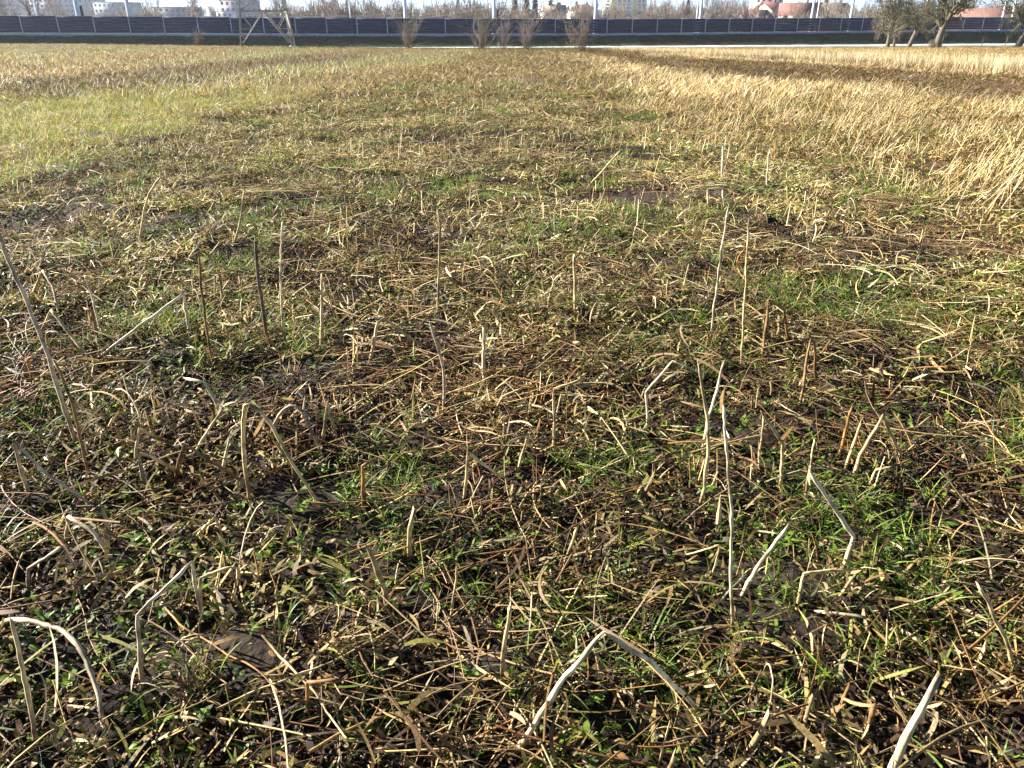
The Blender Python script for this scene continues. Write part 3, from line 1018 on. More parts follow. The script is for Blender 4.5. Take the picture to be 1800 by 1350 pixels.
HS = [
    # width px, tone, end, points from the root up, label
    (9, 'g', 'u', [(140, 790), (82, 617), (13, 455), (-8, 400)], 'tall thick grey stalk leaning well over, tallest by the arched stalks', False),
    (7, 'b', 'u', [(158, 835), (128, 715), (98, 640)], 'thin brown stalk leaning close along the tall grey stalk'),
    (7, 'p', 'g', [(336, 600), (320, 517), (160, 640)], 'long pale stalk snapped high, its straight end sloping to the ground'),
    (8, 'g', 'g', [(52, 880), (24, 773), (80, 832), (190, 908)], 'greyish bent stalk with a long flattened end drooping to the litter'),
    (8, 'p', 'u', [(388, 735), (378, 708), (355, 672), (335, 667)], 'white flattened stalk tip hooked over beside pale diagonal stalks'),
    (7, 'p', 'u', [(328, 813), (360, 765), (392, 718)], 'white topped straight stalk leaning over kinked brown ones'),
    (7, 'p', 'g', [(181, 812), (180, 758), (333, 685)], 'pale stalk snapped low with a long end sloping upward'),
    (6, 'p', 'g', [(232, 765), (231, 712), (317, 657)], None),
    (7, 't', 'g', [(164, 765), (162, 678), (233, 645)], None),
    (9, 't', 'g', [(443, 895), (432, 800), (430, 722), (444, 712), (476, 742), (518, 815), (565, 890)], 'thick straw coloured stalk bent in a tall narrow arch', False),
    (8, 'g', 'g', [(468, 790), (483, 735), (508, 711), (534, 720), (548, 755), (570, 815)], 'greyish stalk curved in a round arch beside a taller arch', False),
    (9, 't', 'g', [(258, 885), (243, 797), (262, 800), (322, 838)], None),
    (8, 'b', 'g', [(298, 868), (325, 780), (372, 812), (445, 862)], None),
    (8, 't', 'g', [(231, 846), (242, 755), (305, 782)], None),
    (8, 't', 'g', [(378, 862), (403, 771), (438, 815)], None),
    (8, 't', 'g', [(559, 795), (574, 709), (594, 785)], None),
    (6, 't', 'g', [(528, 765), (537, 697), (562, 738)], None),
    (9, 'd', 'u', [(474, 605), (460, 510), (450, 425)], 'tall dark brown upright stalk with withered leaf rags', True, True),
    (5, 'p', 'u', [(497, 585), (494, 470), (497, 388)], 'slender pale upright stalk beside a tall dark one'),
    (6, 'b', 'u', [(378, 655), (361, 560), (350, 450)], 'slender brown stalk leaning slightly, reddish at its foot'),
    (6, 't', 'g', [(377, 535), (379, 484), (386, 482), (392, 548)], None),
    (7, 't', 'g', [(563, 613), (565, 484), (594, 572)], None),
    (6, 't', 'g', [(47, 525), (73, 475), (90, 502), (104, 556)], None),
    (7, 't', 'g', [(58, 605), (87, 545), (102, 562), (163, 636)], None),
    (6, 'p', 'u', [(182, 598), (166, 530), (152, 493)], None),
    (8, 'b', 'u', [(176, 615), (161, 547), (155, 545)], None),
    (6, 't', 'g', [(92, 628), (84, 592), (94, 581), (118, 592), (158, 634)], None, False),
    (6, 'o', 'u', [(57, 682), (48, 640), (52, 628), (78, 634)], None, False),
    (6, 'b', 'g', [(130, 850), (120, 815), (140, 792), (187, 785), (242, 752)], None, False),
    (7, 'g', 'u', [(776, 735), (781, 690), (776, 640), (756, 566)], 'curved grey stalk standing by a brown mat of stems', False),
    (7, 't', 'u', [(975, 806), (973, 682), (1020, 667)], 'straw coloured upright stalk with its top folded level'),
    (7, 't', 'u', [(979, 806), (1013, 750)], None),
    (7, 't', 'g', [(815, 880), (823, 796), (872, 832), (928, 862)], None),
    (8, 'p', 'u', [(847, 668), (850, 577)], None, True, True),
    (6, 'd', 'g', [(630, 565), (620, 508), (636, 502), (658, 540)], None),
    (8, 't', 'g', [(649, 640), (666, 570), (678, 563), (758, 620)], None),
    (8, 't', 'u', [(1012, 550), (1011, 500), (1010, 448)], 'stout straw coloured upright stalk alone in the mown strip'),
    (6, 'p', 'u', [(1140, 765), (1136, 690), (1184, 633), (1230, 655)], 'pale zigzag stalk folded twice over brown stems'),
    (7, 't', 'g', [(909, 830), (926, 772), (948, 806)], None),
    (10, 'o', 'u', [(640, 895), (637, 818), (646, 814)], None),
    (6, 't', 'u', [(854, 742), (884, 698), (916, 684)], None),
    (9, 't', 'u', [(1232, 890), (1242, 800), (1243, 738), (1230, 645)], 'tall pale forked stalk, its straighter branch'),
    (8, 'p', 'u', [(1238, 790), (1246, 733), (1272, 638)], 'bleached white fork leaning out of a tall stalk'),
    (5, 't', 'u', [(1304, 640), (1309, 540), (1313, 450), (1316, 390)], 'very slender tall stalk standing alone behind green grass', False),
    (6, 'p', 'u', [(1249, 595), (1258, 520), (1268, 440), (1280, 365)], 'slender leaning tall stalk hung with dark withered leaf', True, True),
    (6, 't', 'u', [(1198, 520), (1210, 470)], None),
    (7, 'b', 'g', [(1338, 632), (1352, 526), (1380, 541), (1386, 616)], 'brown stalk folded into an upturned square hook', True),
    (8, 'b', 'g', [(1406, 712), (1424, 598), (1430, 604), (1434, 675)], 'dark brown stalk folded flat against itself by black litter'),
    (9, 't', 'u', [(1373, 870), (1378, 780), (1342, 730)], 'pale stalk whose white top is bent sideways'),
    (5, 't', 'u', [(1335, 828), (1342, 735)], None),
    (8, 'o', 'u', [(1476, 800), (1495, 721)], None),
    (7, 't', 'u', [(1484, 824), (1514, 743)], None),
    (9, 't', 'g', [(1500, 845), (1513, 800), (1550, 729), (1584, 806)], 'straw coloured stalk snapped over, apex above two parallel stubs'),
    (7, 'p', 'u', [(1291, 1115), (1287, 1000), (1284, 880), (1272, 713)], 'tall slender bleached stalk standing straight above the litter', False),
    (6, 't', 'u', [(1414, 884), (1431, 778)], None),
    (8, 't', 'u', [(1528, 860), (1540, 825), (1562, 822)], None),
    (10, 'g', 'g', [(1815, 820), (1752, 864), (1702, 870), (1678, 895)], 'thick greyish branch of stalk lying bent over brown stems', False),
    (6, 't', 'u', [(1616, 678), (1628, 645)], None),
    (9, 'p', 'g', [(249, 1215), (243, 1150), (236, 1076), (335, 985), (351, 1062), (358, 1095)], 'bleached stalk folded twice into a tall tilted letter shape'),
    (10, 't', 'u', [(64, 1310), (42, 1180), (21, 1090)], 'straw coloured upright stalk under a drooping grey one'),
    (10, 'g', 'g', [(-12, 1108), (21, 1088), (112, 1112), (162, 1190), (178, 1270), (200, 1365)], 'long grey stalk drooping in a wide bow to the soil', False),
    (9, 'p', 'g', [(114, 958), (119, 907), (166, 936), (198, 986)], 'flattened pale stalk folded over above green seedlings'),
    (8, 'p', 'u', [(50, 1048), (45, 1000), (107, 958), (134, 1000)], None),
    (10, 't', 'g', [(356, 1090), (352, 1022), (366, 1008), (416, 998), (409, 1058)], 'broad straw coloured stalk folded into a squared arch', False),
    (9, 't', 'g', [(330, 952), (378, 908), (392, 962)], None),
    (10, 'o', 'u', [(542, 1248), (538, 1196), (592, 1195)], None),
    (8, 'g', 'g', [(537, 1155), (524, 1112), (482, 1098)], None, False),
    (12, 't', 'u', [(720, 985), (720, 932), (726, 904)], None),
    (14, 't', 'u', [(684, 1075), (668, 1010), (650, 968)], 'thick splintered straw coloured stub leaning beside a dark hole'),
    (14, 'p', 'g', [(900, 1330), (985, 1210), (1064, 1116), (1150, 1172), (1235, 1255)], 'long bleached stalk snapped into a wide tent shape'),
    (6, 't', 'u', [(786, 1120), (803, 994)], None),
    (10, 't', 'u', [(885, 1205), (885, 1140), (896, 1068)], None),
    (8, 't', 'u', [(988, 990), (1014, 928)], None),
    (10, 'p', 'u', [(1296, 1050), (1336, 986), (1384, 927)], 'straight bleached stalk leaning beside a tall slender one'),
    (9, 't', 'g', [(1400, 1072), (1413, 1005), (1510, 1000), (1478, 1046)], 'straw coloured stalk with a long level folded bar on top'),
    (8, 't', 'g', [(1492, 1030), (1560, 1052), (1620, 1070), (1680, 1058), (1726, 1036)], 'long straw coloured stalk sagging between two folded ones'),
    (11, 't', 'u', [(1800, 1195), (1770, 1120), (1724, 1036)], None),
    (12, 'p', 'u', [(1478, 1000), (1500, 940), (1488, 926), (1425, 832)], 'tall flattened pale stalk twisted and kinked near its top'),
    (22, 'p', 'u', [(1555, 1372), (1588, 1300), (1637, 1214)], 'thickest bleached stalk of all, cut off slanting at the top'),
    (13, 't', 'u', [(1403, 1315), (1428, 1224)], None),
    (16, 't', 'u', [(1308, 1325), (1346, 1267)], None),
    (18, 't', 'u', [(1198, 1330), (1206, 1282), (1240, 1274)], None),
    (9, 'p', 'u', [(1540, 1122), (1520, 1086), (1443, 1075)], None),
    (13, 'b', 'u', [(1520, 1290), (1536, 1244)], None),
    (10, 'o', 'u', [(1462, 1270), (1491, 1209)], None),
    (12, 'p', 'g', [(1712, 1280), (1772, 1356)], 'pale flat stalk lying on the dark soil'),
    (16, 't', 'u', [(1418, 1362), (1446, 1318)], None),
    (14, 't', 'u', [(1170, 1372), (1186, 1330)], None),
    (12, 't', 'u', [(1262, 940), (1266, 872), (1285, 874)], None),
    (5, 'p', 'u', [(1348, 325), (1352, 268)], None), (5, 'p', 'u', [(1270, 320), (1271, 262)], None),
    (4, 'p', 'u', [(1245, 368), (1244, 333), (1272, 331), (1273, 365)], None),
    (5, 't', 'u', [(242, 430), (258, 350), (284, 308)], 'slender straw coloured stalk bowed over dark soil lumps', False),
    (5, 't', 'u', [(408, 430), (425, 380), (430, 335)], None, False),
    (4, 'p', 'u', [(480, 370), (495, 350), (552, 394)], None),
    (5, 't', 'u', [(1028, 330), (1088, 268)], None),
    (7, 'b', 'u', [(455, 480), (450, 430)], None), (6, 't', 'u', [(768, 560), (774, 400), (770, 370)], None),
    (5, 'p', 'u', [(640, 282), (637, 250), (680, 275)], None),
]
n_hand = 0
for h in HS:
    hand_stalk(h[0], h[1], h[2], h[3], h[4], h[5] if len(h) > 5 else True, h[6] if len(h) > 6 else R.rand() < .35)
    n_hand += 1

# the look-alikes: prototypes copied about the field, sharing their meshes
def proto_shapes():
    out = []
    for i in range(7):      # upright stubs
        h = R.uniform(.10, .20)
        out.append(('up', np.array([[0, 0, -.03], [R.normal(0, .01), R.normal(0, .01), h * .6], [R.normal(0, .02), R.normal(0, .02), h]]), False))
    for i in range(7):      # kinked over
        h, l = R.uniform(.09, .19), R.uniform(.08, .2)
        out.append(('kink', np.array([[0, 0, -.03], [R.normal(0, .03), R.normal(0, .02), h], [l * .8, R.normal(0, .04), h - l * R.uniform(.3, .9)]]), True))
    for i in range(4):      # arched
        h, l = R.uniform(.12, .2), R.uniform(.08, .14)
        out.append(('arch', np.array([[0, 0, -.03], [.0, 0, h * .8], [l * .3, .01, h], [l * .75, .02, h * .85], [l * 1.2, .02, h * .3]]), False))
    for i in range(6):      # leaning
        h = R.uniform(.10, .26)
        out.append(('lean', np.array([[0, 0, -.02], [h * .8, R.normal(0, .02), h * .75]]), True))
    for i in range(3):      # low stubs
        h = R.uniform(.04, .07)
        out.append(('stub', np.array([[0, 0, -.03], [R.normal(0, .02), 0, h]]), True))
    return out


PROTO = []
for sh, P, sharp in proto_shapes():
    for tone in (R.choice(list('ttbo')), R.choice(list('tbdp'))):
        r = R.uniform(.0032, .0058)
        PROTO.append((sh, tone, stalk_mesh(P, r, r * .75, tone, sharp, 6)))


def place_stalks(n):
    k = 0
    while k < n:
        y = R.uniform(1.35, 8.0) ** 1.0
        x = R.uniform(-.75, .75) * (y * CT + 1.5 * ST) * .98
        w = .35 + .65 * (x < .1 * y) * (2.6 < y < 6)
        if R.rand() > w * float(centre(x, y)) or (y < 2.4 and R.rand() < .35):
            continue
        sh, tone, me = PROTO[R.randint(len(PROTO))]
        o = link('dead_stalk', me, None, (x, y, float(ground_h(x, y))))
        o.rotation_euler = (R.normal(0, .12), R.normal(0, .12), R.uniform(-3.14, 3.14))
        s = R.uniform(.6, 1.05)
        o.scale = (s, s, s * R.uniform(.85, 1.2))
        near = 'in the dark litter' if y < 3.6 else 'in the yellowish litter'
        hue = 'thick' if s > .9 else 'slim' if s > .72 else 'tiny'
        tag(o, '%s %s %s %s%s' % (hue, TNAME[tone], SHAPES[sh], near, ' beside green grass' if gr_w(x, y) > .4 else ''), 'stalk', GROUP_ST)
        k += 1


place_stalks(300 - n_hand)

# long stalks lying about on top of the litter
FP = []
for i in range(18):
    L = R.uniform(.22, .75)
    t = np.linspace(-.5, .5, 6)
    P = np.c_[t * L, np.cumsum(R.normal(0, .035, 6)) * L, .012 + .02 * R.rand(6)]
    if i % 3 == 0:
        P[3:, 1] += (t[3:] - t[2]) * L * R.uniform(-.9, .9)
    r = R.uniform(.0020, .0046)
    FP.append((R.choice(list('tbbodg')), ))
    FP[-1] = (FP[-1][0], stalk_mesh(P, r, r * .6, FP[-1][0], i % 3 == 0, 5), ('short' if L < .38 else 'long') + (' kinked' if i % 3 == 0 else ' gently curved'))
for i in range(160):
    y = R.uniform(1.15, 6.5)
    x = R.uniform(-.76, .76) * (y * CT + 1.5 * ST)
    tone, me, how = FP[R.randint(len(FP))]
    o = link('fallen_stalk', me, None, (x, y, float(ground_h(x, y)) + R.uniform(.012, .045)))
    az = (float(fbm(x, y, 1.1, 2, 44)) - .5) * 4.2 + R.normal(0, .6)
    o.rotation_euler = (0, R.normal(0, .06), az)
    where = 'over thin red stems' if red_w(x, y) > .5 else 'beside short green grass' if gr_w(x, y) > .4 else 'over chopped straw' if mul_w(x, y) > .4 else 'over dark rotting leaves'
    tag(o, '%s %s stalk fallen flat %s' % (how, TNAME[tone], where), 'stalk', 'fallen stalks lying on the litter')

# ------------------------------------------------------------------ lumps of soil, leafy weeds, grass tufts
M_CLOD = plain_mat('wet_soil', (.034, .024, .016), .95, .6, 9, .1, 1.0)


def clod_mesh():
    import bmesh
    bm = bmesh.new()
    bmesh.ops.create_icosphere(bm, subdivisions=4, radius=1.0)
    s = R.randint(1000)
    for v in bm.verts:
        n = fbm(v.co.x * 1.0 + 9, v.co.y + v.co.z * 1.7 + s, .8, 3, s)
        m2 = fbm(v.co.x * 1.3 + v.co.z + 3, v.co.y * 1.2 - v.co.z, .22, 3, s + 5)
        v.co *= (.55 + .75 * float(n)) * (.78 + .44 * float(m2))
        v.co.z *= .62
    me = bpy.data.meshes.new('soil_lump')
    bm.to_mesh(me)
    bm.free()
    me.materials.append(M_CLOD)
    me.polygons.foreach_set('use_smooth', np.ones(len(me.polygons), bool))
    return me


CL = [clod_mesh() for _ in range(5)]
for i, (px, py, w) in enumerate([(128, 432, 62), (72, 410, 26), (36, 408, 30), (165, 600, 40), (1345, 388, 44), (1245, 466, 56), (655, 442, 36), (500, 566, 40), (712, 1016, 60), (1470, 690, 70), (215, 1090, 44), (1560, 1060, 36),
                                (862, 630, 50), (1085, 1010, 40), (1640, 700, 44), (905, 262, 22), (340, 330, 30), (1120, 720, 36), (540, 690, 34), (1490, 470, 30), (705, 300, 20), (1395, 330, 20), (835, 1120, 44), (300, 470, 26), (1010, 415, 24)]):
    q = at(px, py)
    zc = q[1] * CT + (CAM_H - q[2]) * ST
    r = w * zc / FPX / 2
    o = link('soil_lump', CL[i % 5], None, (q[0], q[1], q[2] - r * .05))
    o.scale = (r, r * R.uniform(.8, 1.1), r * R.uniform(.6, .9))
    o.rotation_euler = (0, 0, R.uniform(0, 6.28))
    tag(o, 'largest dark lump of wet soil, lying in yellow green litter' if i == 0 else 'small dark lump of wet soil among the litter', 'soil lump', 'lumps of dark soil in the field')


def one_piece(P, w, rgb, taper, roll, mat=M_LEAF):
    n, k = P.shape[:2]
    T = Tile()
    T.strips(P, (w, w), [(1, rgb)], roll=roll, taper=taper, jit=.1)
    return T.mesh('leaf', mat)


LEAVES = [one_piece(lay(1, 0, (.024, .05), (.3, .9), (-1.3, -.4), (.0, .01), az=0, azs=.01, caz=.2, k=6, off=False), R.uniform(.010, .019), c, 'leaf', .2)
          for c in (BGREEN, GREEN, (.19, .30, .05), (.13, .22, .05), BGREEN, (.12, .17, .09))]
for i in range(64):
    y = R.uniform(1.2, 3.6)
    x = R.uniform(-.74, .74) * (y * CT + 1.5 * ST)
    if i < 12:
        px, py = [(1215, 1150), (165, 990), (240, 960), (150, 1040), (1230, 970), (560, 990), (1010, 1000), (1080, 920), (890, 790), (1390, 790), (830, 1200), (700, 880)][i]
        x, y, _ = at(px, py)
    n, ws = R.randint(5, 9), R.uniform(.6, 1.05)
    e = empty('leafy_weed', (x, y, float(ground_h(x, y)) + .012), R.uniform(0, 6.28), ws)
    tag(e, '%s green weed with %s leaves %s' % ('tiny' if ws < .75 else 'small' if ws < .92 else 'larger', ['five', 'six', 'seven', 'eight'][n - 5], 'among thin red stems' if red_w(x, y) > .5 else 'in a green patch' if gr_w(x, y) > .4 else 'in dark litter'), 'weed', 'leafy weeds in the litter')
    for j in range(n):
        lf = link('leaf', LEAVES[R.randint(len(LEAVES))], e)
        lf.rotation_euler = (0, R.uniform(-.3, .2), j * 2.4 + R.normal(0, .3))
        lf.scale = (R.uniform(.6, 1.2),) * 3
        lf.location = (0, 0, R.uniform(0, .03))

BLADES = [one_piece(lay(1, 0, (.08, .2), (.8, 1.45), (-2.0, -.5), (-.01, .0), az=0, azs=.01, caz=.3, k=8, off=False), R.uniform(.004, .008), c, 'blade', .5)
          for c in (BGREEN, GREEN, GREYG, (.16, .24, .06), YGREEN, (.14, .2, .10), STRAW, BGREEN)]
for i in range(50):
    y = R.uniform(1.25, 5.0)
    x = R.uniform(-.74, .74) * (y * CT + 1.5 * ST)
    big = 1.0
    lab = 'small tuft of green grass growing out of the litter'
    if i < 12:
        px, py, big = [(725, 752, 1.5), (1545, 1010, 1.3), (990, 1190, 1.5), (525, 985, 1.0), (945, 1110, 1.2), (1560, 1150, 1.2), (720, 990, .9), (400, 990, 1.0), (505, 610, 1.3), (1650, 1190, 1.3), (1480, 560, 1.5), (790, 1010, .9)][i]
        x, y, _ = at(px, py)
        if i == 0:
            lab = 'blue green grass tuft with long arching blades by a curved stalk'
        if i == 2:
            lab = 'grass tuft with tall upright blades under the wide tent shaped stalk'
    e = empty('grass_tuft', (x, y, float(ground_h(x, y))), R.uniform(0, 6.28), big * R.uniform(.75, 1.1))
    tag(e, lab, 'grass tuft', 'grass tufts in the litter')
    for j in range(R.randint(7, 13)):
        b = link('grass_blade', BLADES[R.randint(len(BLADES))], e)
        b.rotation_euler = (0, R.normal(0, .2), R.uniform(0, 6.28))
        b.scale = (R.uniform(.6, 1.15),) * 3
        b.location = (R.normal(0, .012), R.normal(0, .012), 0)

# ------------------------------------------------------------------ the noise barrier
M_PANEL = plain_mat('barrier_panel', (.008, .024, .070), .75, .35, 1.5, .3)
M_POST = plain_mat('galvanised_post', (.42, .46, .52), .5, .15, 4, .5)
M_PLINTH = plain_mat('concrete_plinth', (.40, .43, .46), .85, .15, 2.5, .3)
M_RED = plain_mat('red_paint', (.5, .03, .03), .5, .15, 4)
M_WHITE = plain_mat('white_paint', (.72, .73, .74), .6, .1, 4)


def barrier():
    root = empty('noise_barrier', (W0[0], W0[1], 0), WA)
    tag(root, 'long dark blue noise barrier with pale posts along the embankment', 'noise barrier')
    b = MB()
    H = 2.3
    for i in range(5):      # ribbed boards of a panel
        z0 = i * H / 5
        b.box((2.5, 0, z0 + H / 10), (4.86, .10, H / 5 - .02))
        b.box((2.5, .01, z0 + H / 5 - .01), (4.85, .06, .022))
    panel = b.mesh('panel', M_PANEL)
    cap = MB().box((2.5, 0, 0), (4.86, .16, .05)).mesh('coping', M_POST)
    b = MB().box((0, -.07, 1.48), (.15, .018, 2.96)).box((0, .07, 1.48), (.15, .018, 2.96)).box((0, 0, 1.48), (.02, .12, 2.955))
    post = b.mesh('post', M_POST)
    plinth = MB().box((2.5, 0, .29), (4.86, .15, .58)).mesh('plinth', M_PLINTH)
    for i in range(-9, 53):
        z = float(wall_base(i * 5.0))
        z2 = float(wall_base(i * 5.0 + 2.5))
        for nm, me, dz in (('panel', panel, z2 + .585), ('plinth', plinth, z2 - .03)):
            o = link(nm, me, root, (i * 5.0, 0, dz))
        link('post', post, root, (i * 5.0, 0, z - .04))
        link('coping', cap, root, (i * 5.0, 0, z2 + 2.91))
    # the red and white emergency door
    x, y, s = line_at(1545, 0)
    z = float(wall_base(s))
    d = link('door', MB().box((s, -.13, z + .68), (1.15, .06, 1.32)).mesh('door', M_RED), root)
    d['label'] = 'red emergency door with a pale upper half'
    link('door_panel', MB().box((s, -.145, z + 1.95), (1.0, .06, 1.15)).mesh('door_panel', M_WHITE), d)
    for sx in (-1, 1):
        link('door_frame', MB().box((s + sx * .72, -.14, z + 1.35), (.14, .12, 2.75)).mesh('door_frame', M_POST), d)
    link('handle', MB().box((s + .42, -.2, z + 1.05), (.16, .05, .04)).mesh('handle', M_POST), d)


barrier()

# ------------------------------------------------------------------ railway masts and wires behind the barrier
M_MAST = plain_mat('mast_steel', (.62, .64, .66), .55, .12, 2, .5)
M_WIRE = plain_mat('wire', (.55, .5, .42), .4, .1, 5, .6)


def mast_parts(w, h, box):
    b = MB()
    v = []
    for z, k in ((-.6, 1.0), (h, .62)):
        v += [(-w * k / 2, -w * k * .38, z), (w * k / 2, -w * k * .38, z), (w * k / 2, w * k * .38, z), (-w * k / 2, w * k * .38, z)]
    b.add(v, [[0, 1, 5, 4], [1, 2, 6, 5], [2, 3, 7, 6], [3, 0, 4, 7], [4, 5, 6, 7]])
    out = [('pole', b.mesh('pole', M_MAST))]
    a = MB().bar((w * .2, 0, h - 2.2), (3.0, 0, h - 1.5), .07).bar((w * .2, 0, h - .6), (2.9, 0, h - 1.45), .05).bar((2.4, 0, h - 1.7), (3.1, 0, h - 2.4), .05)
    out.append(('bracket_arm', a.mesh('bracket_arm', M_MAST)))
    out.append(('insulator', MB().tube([(w * .4, 0, h - 2.15), (w * .4 + .35, 0, h - 2.07)], .09, 8).mesh('insulator', M_PLINTH)))
    if box:
        out.append(('switch_box', MB().box((w / 2 + .28, -.1, 3.6), (.32, .3, 1.7)).mesh('switch_box', M_PANEL)))
    return out


MASTS = {}
mast_pos = []
for px, off, w, box, lab in [(72, 9, .34, 0, 'slim'), (143, 6, .70, 1, 'stout'), (232, 6, .70, 0, 'stout'), (618, 14, .26, 0, 'slim'), (714, 6, .64, 0, 'stout'), (869, 6, .64, 1, 'stout'), (1046, 6, .64, 0, 'stout'), (1229, 6, .5, 0, 'stout'), (1223, 12, .24, 0, 'slim'),
                        (1424, 6, .5, 0, 'stout'), (1433, 14, .24, 0, 'slim'), (1492, 8, .5, 0, 'stout'), (1620, 8, .45, 0, 'stout'), (1758, 6, .6, 0, 'stout'), (1774, 11, .5, 0, 'stout')]:
    x, y, s = line_at(px, off)
    k = (w, box)
    if k not in MASTS:
        MASTS[k] = mast_parts(w, 9.0, box)
    e = empty('railway_mast', (x, y, float(wall_base(s)) - .02), WA)
    tag(e, '%s pale tapered railway mast behind the dark barrier%s' % (lab, ', dark box on its side' if box else ''), 'mast', 'railway masts behind the barrier')
    for nm, me in MASTS[k]:
        link(nm, me, e)
    mast_pos.append((px, x, y))


def wire(pts, r, label):
    P = smooth_path(np.array(pts), False, 4.0)
    o = link('overhead_wire', MB().tube(P - P[0], r, 5).mesh('overhead_wire', M_WIRE), None, P[0])
    tag(o, label, 'wire', 'overhead wires behind the barrier')


for off, pl, r, lab in [(5, [(280, 14), (420, 26), (600, 29), (715, 22), (850, 9), (1000, -12)], .035, 'sunlit overhead wire sagging behind the lattice pylon'),
                        (8, [(500, 22), (620, 28), (740, 31), (850, 16), (1000, -2)], .035, 'sunlit overhead wire rising to a mast past bare shrubs')]:
    pts = []
    for px, py in pl:
        x, y, s = line_at(px, off)
        X, Y = (px - 900) / FPX, (675 - py) / FPX
        pts.append((x, y, CAM_H + y * (-ST + Y * CT) / (CT + Y * ST)))
    wire(pts, r, lab)

# ------------------------------------------------------------------ lattice pylon
M_PYLON = plain_mat('weathered_steel', (.36, .33, .27), .6, .25, 3, .4)


def pylon():
    cx, cy, _ = at(470, 80)
    k = 98.0 / cy
    cx, cy = cx * k, cy * k
    cz = float(ground_h(cx, cy))
    e = empty('lattice_pylon', (cx, cy, cz - .1), .32)
    tag(e, 'rusty grey lattice pylon standing before the dark barrier', 'pylon')
    hb, ht, H = 3.05, .55, 27.0
    half = lambda z: hb + (ht - hb) * min(1, z / 22.0)
    cor = [(-1, -1), (1, -1), (1, 1), (-1, 1)]
    P = lambda c, z: np.array([c[0] * half(z), c[1] * half(z), z])
    for c in cor:
        link('leg', MB().bar(P(c, -.3), P(c, 22), .17).bar(P(c, 22), P(c, H), .15).mesh('leg', M_PYLON), e)
        link('footing', MB().box((c[0] * hb, c[1] * hb, .0), (.7, .7, .7)).mesh('footing', M_PLINTH), e)
    lv = [0.3, 4.1, 7.6, 10.8, 13.7, 16.3, 18.6, 20.5, 22.0]
    for i, (a, b) in enumerate(zip(cor, cor[1:] + cor[:1])):
        for j in range(len(lv) - 1):
            z0, z1 = lv[j], lv[j + 1]
            m = (P(a, z1) + P(b, z1)) / 2
            if j == 0:      # the foot: an inverted V with short struts
                for c in (a, b):
                    foot = P(c, z0)
                    link('brace', MB().bar(foot + (m - foot) * .10, m, .11).mesh('brace', M_PYLON), e)
                    for f, zz in ((.52, 2.2), (.16, .75)):
                        link('strut', MB().bar(P(c, zz), foot + (m - foot) * f, .08).mesh('strut', M_PYLON), e)
                    link('strut', MB().bar(P(c, z1 - .1), foot + (m - foot) * .52, .06).mesh('strut', M_PYLON), e)
                    link('strut', MB().bar(P(c, 2.15), foot + (m - foot) * .18, .06).mesh('strut', M_PYLON), e)
            else:
                link('brace', MB().bar(P(a, z0), P(b, z1), .09).mesh('brace', M_PYLON), e)
                link('brace', MB().bar(P(b, z0), P(a, z1), .09).mesh('brace', M_PYLON), e)
            if j < 3:
                link('crossbar', MB().bar(P(a, z1), P(b, z1), .13).mesh('crossbar', M_PYLON), e)
    for z, L in ((19.0, 5.0), (22.5, 6.5), (26.0, 4.0)):
        w = half(z)
        for sx in (-1, 1):
            b = MB()
            for sy in (-1, 1):
                b.bar((sx * w, sy * w, z), (sx * L, 0, z + .1), .1).bar((sx * w, sy * w, z + 1.1), (sx * L, 0, z + .12), .08)
            link('cross_arm', b.mesh('cross_arm', M_PYLON), e)
            link('insulator', MB().tube([(sx * (L - .1), 0, z + .05), (sx * (L - .1), 0, z - 1.6)], .09, 8).mesh('insulator', M_PLINTH), e)


pylon()

# ------------------------------------------------------------------ trees and shrubs
def bark(name, col):
    return plain_mat(name, col, .85, .3, 2.5, .2)


M_BARK = bark('grey_bark', (.11, .092, .072))
M_BARKD = bark('dark_bark', (.12, .095, .07))
M_TWIG = bark('twig_grey', (.20, .165, .135))
M_TWIGR = bark('twig_reddish', (.22, .155, .125))
M_TWIGP = bark('twig_pale', (.20, .16, .11))
M_OLIVE = bark('twig_olive', (.07, .064, .030))
M_FIR = bark('fir_needle', (.035, .055, .028))


